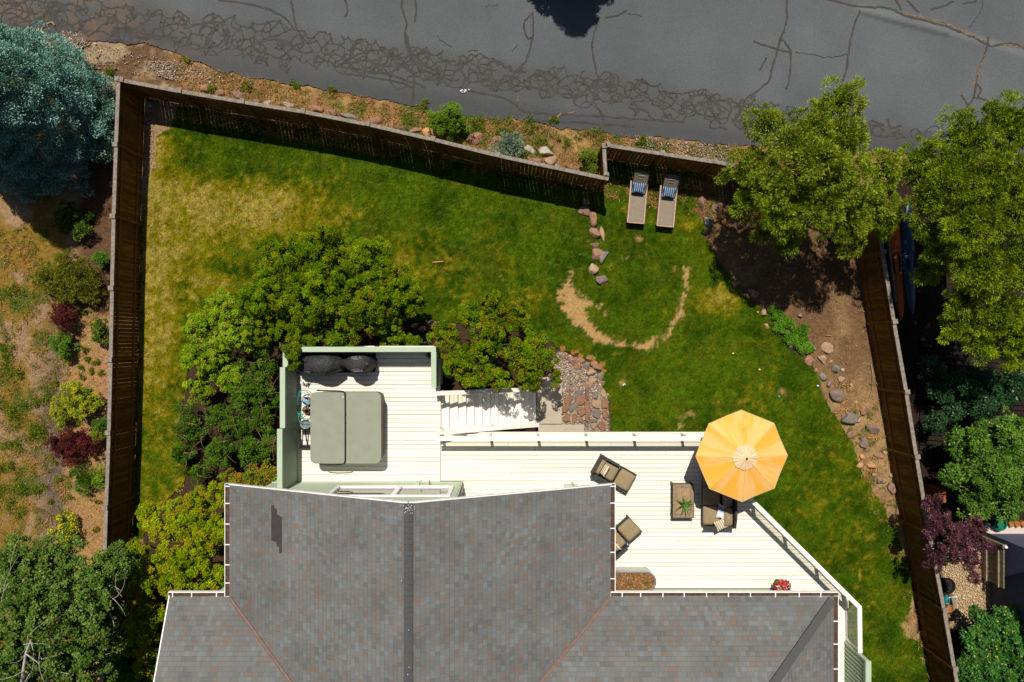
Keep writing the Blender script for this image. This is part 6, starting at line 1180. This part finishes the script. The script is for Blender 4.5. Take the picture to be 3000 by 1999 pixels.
# ================================================================ sun loungers
m_pink = M('pinkish_frame', (0.46, 0.30, 0.25), (0.40, 0.255, 0.21), .6, 5, bmp=.1); m_sling = M('taupe_sling', (0.235, 0.195, 0.145), (0.21, 0.172, 0.128), .85, 9, bmp=.3, s2=150, amt=.15); m_sling2 = M('dark_sling', (0.14, 0.115, 0.09), (0.12, 0.10, 0.08), .85, 9, bmp=.3, s2=150, amt=.12)
k_ = 1 / 7.127; zl = .36
def lounger(label, foot, head, wid):
    t = thing('sun_lounger', label, 'sun lounger', (foot[0], foot[1], 0), math.atan2(head[1] - foot[1], head[0] - foot[0]) - math.pi / 2, 'two sun loungers'); L = math.hypot(head[0] - foot[0], head[1] - foot[1]); w = wid / 2
    for s_ in (-1, 1): b = MB(); b.bar((s_ * w, .0, zl), (s_ * w, L * .86, zl), .058, .06); b.build('side_rail', m_pink, t, False, bevel=.008)
    b = MB(); b.box((0, .022, zl), (2 * w - .06, .05, .055)); b.build('foot_rail', m_pink, t, False, bevel=.008)
    b = MB(); b.box((0, .06 + L * .275, zl - .006), (2 * w - .075, L * .55, .014)); b.build('sling_seat', m_sling, t, False)
    hb_ = L * .60; th = .60; bl = L * .47; c, s = math.cos(th), math.sin(th); bk = MB(); g = w - .045
    for x0, x1, u0, u1 in ((-g, g, 0, .60), (-g, g, .86, 1), (-g, -.10, .60, .86), (.10, g, .60, .86)):
        bk.add([(x0, hb_ + u0 * bl * c, zl + u0 * bl * s), (x1, hb_ + u0 * bl * c, zl + u0 * bl * s), (x1, hb_ + u1 * bl * c, zl + u1 * bl * s), (x0, hb_ + u1 * bl * c, zl + u1 * bl * s)], [(0, 1, 2, 3)])
    o = bk.build('backrest', m_sling2, t, False); q = o.modifiers.new('t', 'SOLIDIFY'); q.thickness = .012
    b = MB(); y, z = hb_ + .74 * bl * c, zl + .74 * bl * s - .03; b.box((0, y, z - .02), (.22, .14, .02), 0, (th, 0, 0)); b.tube([(-.1, y + .05, z + .035), (.1, y + .05, z + .035)], .035, 8); b.build('head_pad', m_sling, t, False)
    b = MB(); b.tube([(-g - .01, hb_, zl), (-g - .01, hb_ + bl * c, zl + bl * s)], .013, 6); b.tube([(g + .01, hb_, zl), (g + .01, hb_ + bl * c, zl + bl * s)], .013, 6); b.tube([(-g - .02, hb_ + bl * c - .01, zl + bl * s + .03), (0, hb_ + bl * c + .025, zl + bl * s), (g + .02, hb_ + bl * c - .01, zl + bl * s + .03)], .014, 6); b.build('back_frame', m_frame, t, False)
    for x in (-w, w):
        for y in (.12, L * .8): b = MB(); b.box((x, y, zl / 2), (.05, .05, zl - .02)); b.build('leg', m_pink, t, False)
    return t
for (fx, fy), (hx, hy), lb_, pc in ((((1780 + 585 * k_), 470 + 1318 * k_), (1780 + 700 * k_, 470 + 250 * k_), 'sun lounger nearest the fence end with striped pillow', (1780 + 650 * k_, 470 + 578 * k_)), (((1780 + 1200 * k_), 470 + 1388 * k_), (1780 + 1330 * k_, 470 + 330 * k_), 'sun lounger nearest the juniper tree with striped pillow', (1780 + 1280 * k_, 470 + 668 * k_))):
    f = P(fx, fy, zl); h_ = P(hx, hy, zl + .25); t = lounger(lb_, f, h_, .62); c = P(*pc, .6)
    pillow('throw_pillow', 'navy pillow with white stripes on the lounger ' + ('nearest the fence end' if 'fence end' in lb_ else 'nearest the juniper'), m_bstr, (c[0], c[1], .60), (.50, .40, .15), math.radians(-7), (.38, 0), group='navy striped pillows')

# ================================================================ beyond the right fence
def kayak(label, p0, p1, z, w, col, colname, roll):
    a = Vector((*P(*p0, z), z)); b_ = Vector((*P(*p1, z), z)); t = thing('kayak', label, 'kayak', ((a.x + b_.x) / 2, (a.y + b_.y) / 2, z), 0, 'kayaks behind the right fence'); d = (b_ - a).normalized(); sx = d.cross(Vector((0, 0, 1))).normalized(); upv = sx.cross(d); c, s = math.cos(roll), math.sin(roll); sx, upv = sx * c + upv * s, upv * c - sx * s
    b = MB(); n = 16; sg = 14; vs = []
    for i in range(n + 1):
        t_ = i / n; ww = w / 2 * max(.02, math.sin(math.pi * t_) ** .55); hh = .16 * max(.05, math.sin(math.pi * t_) ** .4); p = a.lerp(b_, t_) + upv * .12 * (2 * t_ - 1) ** 4
        for k in range(sg): q = 2 * math.pi * k / sg; vs.append(p + sx * ww * math.cos(q) + upv * (hh * math.sin(q) * (1 if math.sin(q) > 0 else .8)))
    b.add(vs, [(i * sg + k, i * sg + (k + 1) % sg, (i + 1) * sg + (k + 1) % sg, (i + 1) * sg + k) for i in range(n) for k in range(sg)] + [tuple(range(sg))[::-1], tuple(n * sg + k for k in range(sg))])
    m_ = M(colname, col, tuple(v * .8 for v in col), .35, 4, bmp=0, amt=.05); b.build('hull', m_, t, smooth=True)
    b = MB(); c_ = a.lerp(b_, .52) + upv * .15; ring = [c_ + d * (.42 * math.cos(q)) + sx * (w * .27 * math.sin(q)) for q in [2 * math.pi * k / 16 for k in range(17)]]; b.tube(ring, .018, 6, False); b.add(ring[:16], [tuple(range(16))]); b.build('cockpit', m_black, t); return t
kayak('long dark blue kayak lying between the right fence and the juniper', (2655, 590), (2667, 925), .55, .62, (.010, .045, .10), 'kayak_blue', .25)
kayak('orange kayak squeezed between the right fence and the blue kayak', (2612, 590), (2640, 940), .42, .50, (.55, .11, .012), 'kayak_orange', -.5)
rk = thing('kayak_rack', 'low wooden rack board beside the orange kayak', 'rack', (*P(2610, 790), 0)); b = MB(); b.bar((*P(2600, 690, 1.0), 1.0), (*P(2624, 885, 1.0), 1.0), .06, .09); b.build('rack_rail', m_greywood, rk)
for q in ((2601, 700), (2622, 875)): b = MB(); x, y = P(*q, 1.0); b.box((x, y, .48), (.07, .07, .96)); b.build('rack_post', m_greywood, rk)
# neighbour's decking boards, coloured near black to stand in for the shade
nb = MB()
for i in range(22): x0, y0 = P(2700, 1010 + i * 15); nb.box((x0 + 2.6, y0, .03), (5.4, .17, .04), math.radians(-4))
props(nb.build('walkway', M('shade_dark_boards', (0.022, 0.015, 0.012), (0.013, 0.009, 0.007), .9, 5, (1, 6, 1), .4)), 'weathered boardwalk coloured dark for the shade beyond the right fence', 'walkway', kind='structure')
wb = MB(); wb.box((*P(2742, 1447, .5), .45), (.28, .5, .9)); props(wb.build('wooden_box', M('orange_wood', (0.30, 0.11, 0.025), (0.2, 0.07, 0.018), .7, 5), bevel=.01), 'orange brown wooden box standing beyond the fence above the plum', 'box')
pt = thing('plant_pot', 'big round black pot behind the right fence', 'pot', (*P(2772, 1716, .3), 0)); b = MB(); b.lathe([(.22, 0), (.30, .34), (.33, .36), (.28, .36), (.26, .28)], tuple(pt.location), 24); b.build('bowl', m_black, pt); b = MB(); b.lathe([(.001, .29), (.27, .295), (.26, .25)], tuple(pt.location), 20); b.build('potting_soil', M('wet_soil', (.02, .018, .015), bmp=.6), pt)
wc_ = thing('watering_can', 'teal plastic watering can between the black and terracotta pots', 'watering can', (*P(2774, 1758, .2), 0)); c0 = Vector(wc_.location); m_teal = M('teal_plastic', (0.01, 0.20, 0.25), rough=.35, bmp=0)
b = MB(); b.lathe([(.11, 0), (.13, .18), (.10, .24), (.05, .25)], tuple(c0), 18); b.build('body', m_teal, wc_); b = MB(); b.tube([c0 + Vector((.05, .05, .12)), c0 + Vector((.18, .13, .26)), c0 + Vector((.27, .18, .34))], [.03, .018, .012], 8); b.lathe([(.02, 0), (.04, .02), (.035, .03)], tuple(c0 + Vector((.27, .18, .33))), 10); b.build('spout', m_white, wc_); b = MB(); b.tube(sm3([c0 + Vector((-.04, -.1, .12)), c0 + Vector((-.02, -.2, .26)), c0 + Vector((.02, -.02, .34)), c0 + Vector((.02, .03, .25))]), .014, 6); b.build('handle', m_teal, wc_)
tp = thing('terracotta_pot', 'terracotta pot at the fence below the watering can', 'pot', (*P(2780, 1782, .2), 0)); b = MB(); b.lathe([(.09, 0), (.13, .22), (.15, .23), (.15, .27), (.12, .27), (.10, .2)], tuple(tp.location), 20); b.build('bowl', M('terracotta2', (.36, .13, .05), rough=.8, bmp=.1), tp)
be = MB(); be.bar((*P(2788, 1745, .2), .14), (*P(2802, 1812, .2), .14), .12, .26); props(be.build('timber_edging', m_greywood), 'short weathered timber edging the gravel beside the pots', 'edging')
hr = thing('hose_pot', 'green pot holding a coiled hose at the edge of the pale patio', 'pot', (*P(2932, 1537, .3), .06)); c0 = Vector(hr.location); m_hg = M('green_plastic', (0.01, 0.16, 0.09), rough=.4, bmp=0); b = MB(); b.lathe([(.2, 0), (.24, .24), (.25, .25), (.21, .25), (.2, .2)], tuple(c0), 24); b.build('bowl', m_hg, hr); b = MB(); b.tube([c0 + Vector((.18 * math.cos(a / 4), .18 * math.sin(a / 4), .22 + a * .0015)) for a in range(60)], .014, 6); b.build('hose_coil', m_hg, hr)
lp = thing('path_light', 'round frosted path light beside the plum tree and patio', 'light', (*P(2892, 1538, .4), .0)); b = MB(); b.tube([tuple(lp.location), tuple(Vector(lp.location) + Vector((0, 0, .4)))], .02, 8); b.build('stake', m_black, lp); b = MB(); b.lathe([(.09, .38), (.105, .40), (.10, .43), (.02, .45)], tuple(lp.location), 20); b.build('lamp_cap', M('frosted', (.35, .36, .33), rough=.4, bmp=0), lp)
for i, x in enumerate((2960, 2977, 2995)): b = MB(); b.box((*P(x, 1535, .1), .10), (.17, .22, .16), .3 + .2 * i); props(b.build('edging_brick', M('brick%d' % i, (.36, .14, .04), rough=.8), bevel=.01), 'terracotta edging brick, %s from the green hose pot' % ORD[i], 'brick', 'terracotta edging bricks')
pf = thing('picket_fence', 'low tan picket fence section with a ball topped post', 'fence', (18.36, -7.7, 0)); m_pk = M('tan_picket', (0.30, 0.25, 0.165), (0.22, 0.18, 0.12), .8, 6, bmp=.2); b = MB()
for i in range(8): b.box((18.37, -7.86 - i * .185, .62), (.03, .165, 1.18))
b.build('pickets', m_pk, pf); b = MB(); b.box((18.33, -8.5, .95), (.04, 1.55, .09)); b.box((18.33, -8.5, .3), (.04, 1.55, .09)); b.build('rail', m_pk, pf)
b = MB(); b.box((18.35, -7.66, .62), (.11, .11, 1.24)); b.box((18.35, -7.66, 1.26), (.15, .15, .05)); po = b.build('post', m_pk, pf); b = MB(); b.sphere((18.35, -7.66, 1.34), .06, 12, 8); b.build('ball_cap', m_white, po)
nh = thing('neighbour_house', 'blue grey stuccoed house wall at the right edge', 'house', (23, -12, 0)); m_st = M('blue_stucco', (0.10, 0.105, 0.15), (0.085, 0.09, 0.13), .9, 5, bmp=.4, s2=90, amt=.1); b = MB(); b.prism([(18.62, -7.52), (29, -7.52), (29, -19), (19.0, -19)], 0, 4.6); b.build('wall', m_st, nh)
b = MB(); b.prism([(18.1, -7.0), (29.5, -7.0), (29.5, -19.5), (18.4, -19.5)], 4.6, 4.75); b.add([(18.1, -7.0, 4.75), (29.5, -7, 4.75), (29.5, -19.5, 4.75), (18.4, -19.5, 4.75), (20, -13, 6.6), (29, -13, 6.6)], [(0, 1, 5, 4), (1, 2, 5), (2, 3, 4, 5), (3, 0, 4)]); b.build('roof', m_cap, nh)

# ================================================================ small things lying about
def ball(lb_, x, y, col, n): b = MB(); c = P3(x, y, .05); b.sphere(c, .045, 12, 8); o = b.build('ball', M(n, col, rough=.4, bmp=0), smooth=True); props(o, lb_, 'ball')
ball('yellow ball on the lawn farther from the umbrella', 2148, 1036, (.70, .58, .05), 'ball_a'); ball('yellow ball on the lawn closer to the rock border', 2225, 1083, (.68, .60, .10), 'ball_b'); ball('bright blue ball on the lawn above the umbrella', 2282, 1162, (.02, .35, .60), 'ball_c'); ball('white ball at the lawn edge near the grey rocks', 2396, 1131, (.55, .65, .70), 'ball_d'); ball('orange ball at the edge of the ground cover patch', 2220, 915, (.70, .33, .02), 'ball_e')
def stick(lb_, pts, r_, mat, name='stick', z=.04): b = MB(); b.tube(sm3([P3(x, y, z) for x, y in pts]), r_, 6); props(b.build(name, mat), lb_, 'stick')
m_stk = M('bone_wood', (.50, .28, .15), (.42, .22, .11), bmp=0); stick('short tan chew stick lying on the open lawn', [(1267, 769), (1283, 768), (1299, 766)], .025, m_stk)
m_br = M('dry_branch', (.42, .27, .15), bmp=0)
stick('curved dry branch on the gravel near the blue spruce', [(117, 98), (125, 82), (140, 70), (152, 66), (160, 74)], .03, m_br); stick('long thin pale twig on the right soil bed', [(2552, 1067), (2557, 1100), (2555, 1140), (2549, 1164)], .012, m_br); stick('short forked twig beside the long one in the right bed', [(2517, 1071), (2528, 1067), (2537, 1062)], .01, m_br); stick('driftwood piece lying in the fence corner soil', [(415, 353), (428, 350), (444, 347)], .035, m_br)
stick('bent black strap lying in the right soil bed', [(2370, 897), (2374, 888), (2385, 890), (2400, 895), (2403, 905)], .015, m_black); stick('pale stick on the dirt below the ground cover', [(2420, 984), (2428, 983), (2436, 984)], .014, m_br)
m_pap = M('paper', (.75, .74, .72), rough=.7, bmp=0)
def scrap(lb_, x, y, n, s_, mat, seed, name='litter'):
    r = np.random.default_rng(seed); b = MB()
    for i in range(n): c = P3(x + r.normal(0, s_), y + r.normal(0, s_ * .6), .05 + i * .003); b.box(c, (.07, .04, .012), r.uniform(0, 3), (r.normal(0, .3), r.normal(0, .3), 0))
    props(b.build(name, mat), lb_, 'litter')
scrap('torn white paper scrap lying on the asphalt', 1361, 267, 12, 6, m_pap, 1); scrap('scrap of white paper on the verge near the fence corner', 1703, 449, 4, 2.5, m_pap, 2); scrap('two white scraps on the lawn beside the stone ring', 1826, 1129, 3, 2.2, m_pap, 3); scrap('crumpled pale blue wrapper on the ground cover patch', 2281, 934, 12, 4.5, M('blue_wrap', (.25, .55, .62), rough=.4, bmp=0), 4); scrap('white scrap beside the blue wrapper on the ground cover', 2293, 942, 3, 2, m_pap, 5)
sk = thing('sprinkler_head', 'small round sprinkler head in the dark fence corner', 'sprinkler', (*P(440, 310), 0)); b = MB(); b.lathe([(.09, 0), (.10, .08), (.06, .12), (.02, .13)], tuple(sk.location), 16); b.build('dome', M('pale_plastic', (.4, .38, .33), rough=.5, bmp=.2), sk)
tw = MB(); r = np.random.default_rng(8); x_, y_ = region(900, RBED, 31)
for i in range(len(x_)): c = P3(x_[i], y_[i], .02 + r.uniform(0, .02)); tw.mi = int(r.integers(0, 2)); tw.box(c, (r.uniform(.04, .14), .012, .01), r.uniform(0, 3.14))
props(tw.build('leaf_litter', [m_br, M('dead_leaf', (.30, .17, .08), bmp=0)]), 'dry twigs and leaf litter strewn over the right soil bed', 'leaf litter', kind='stuff')
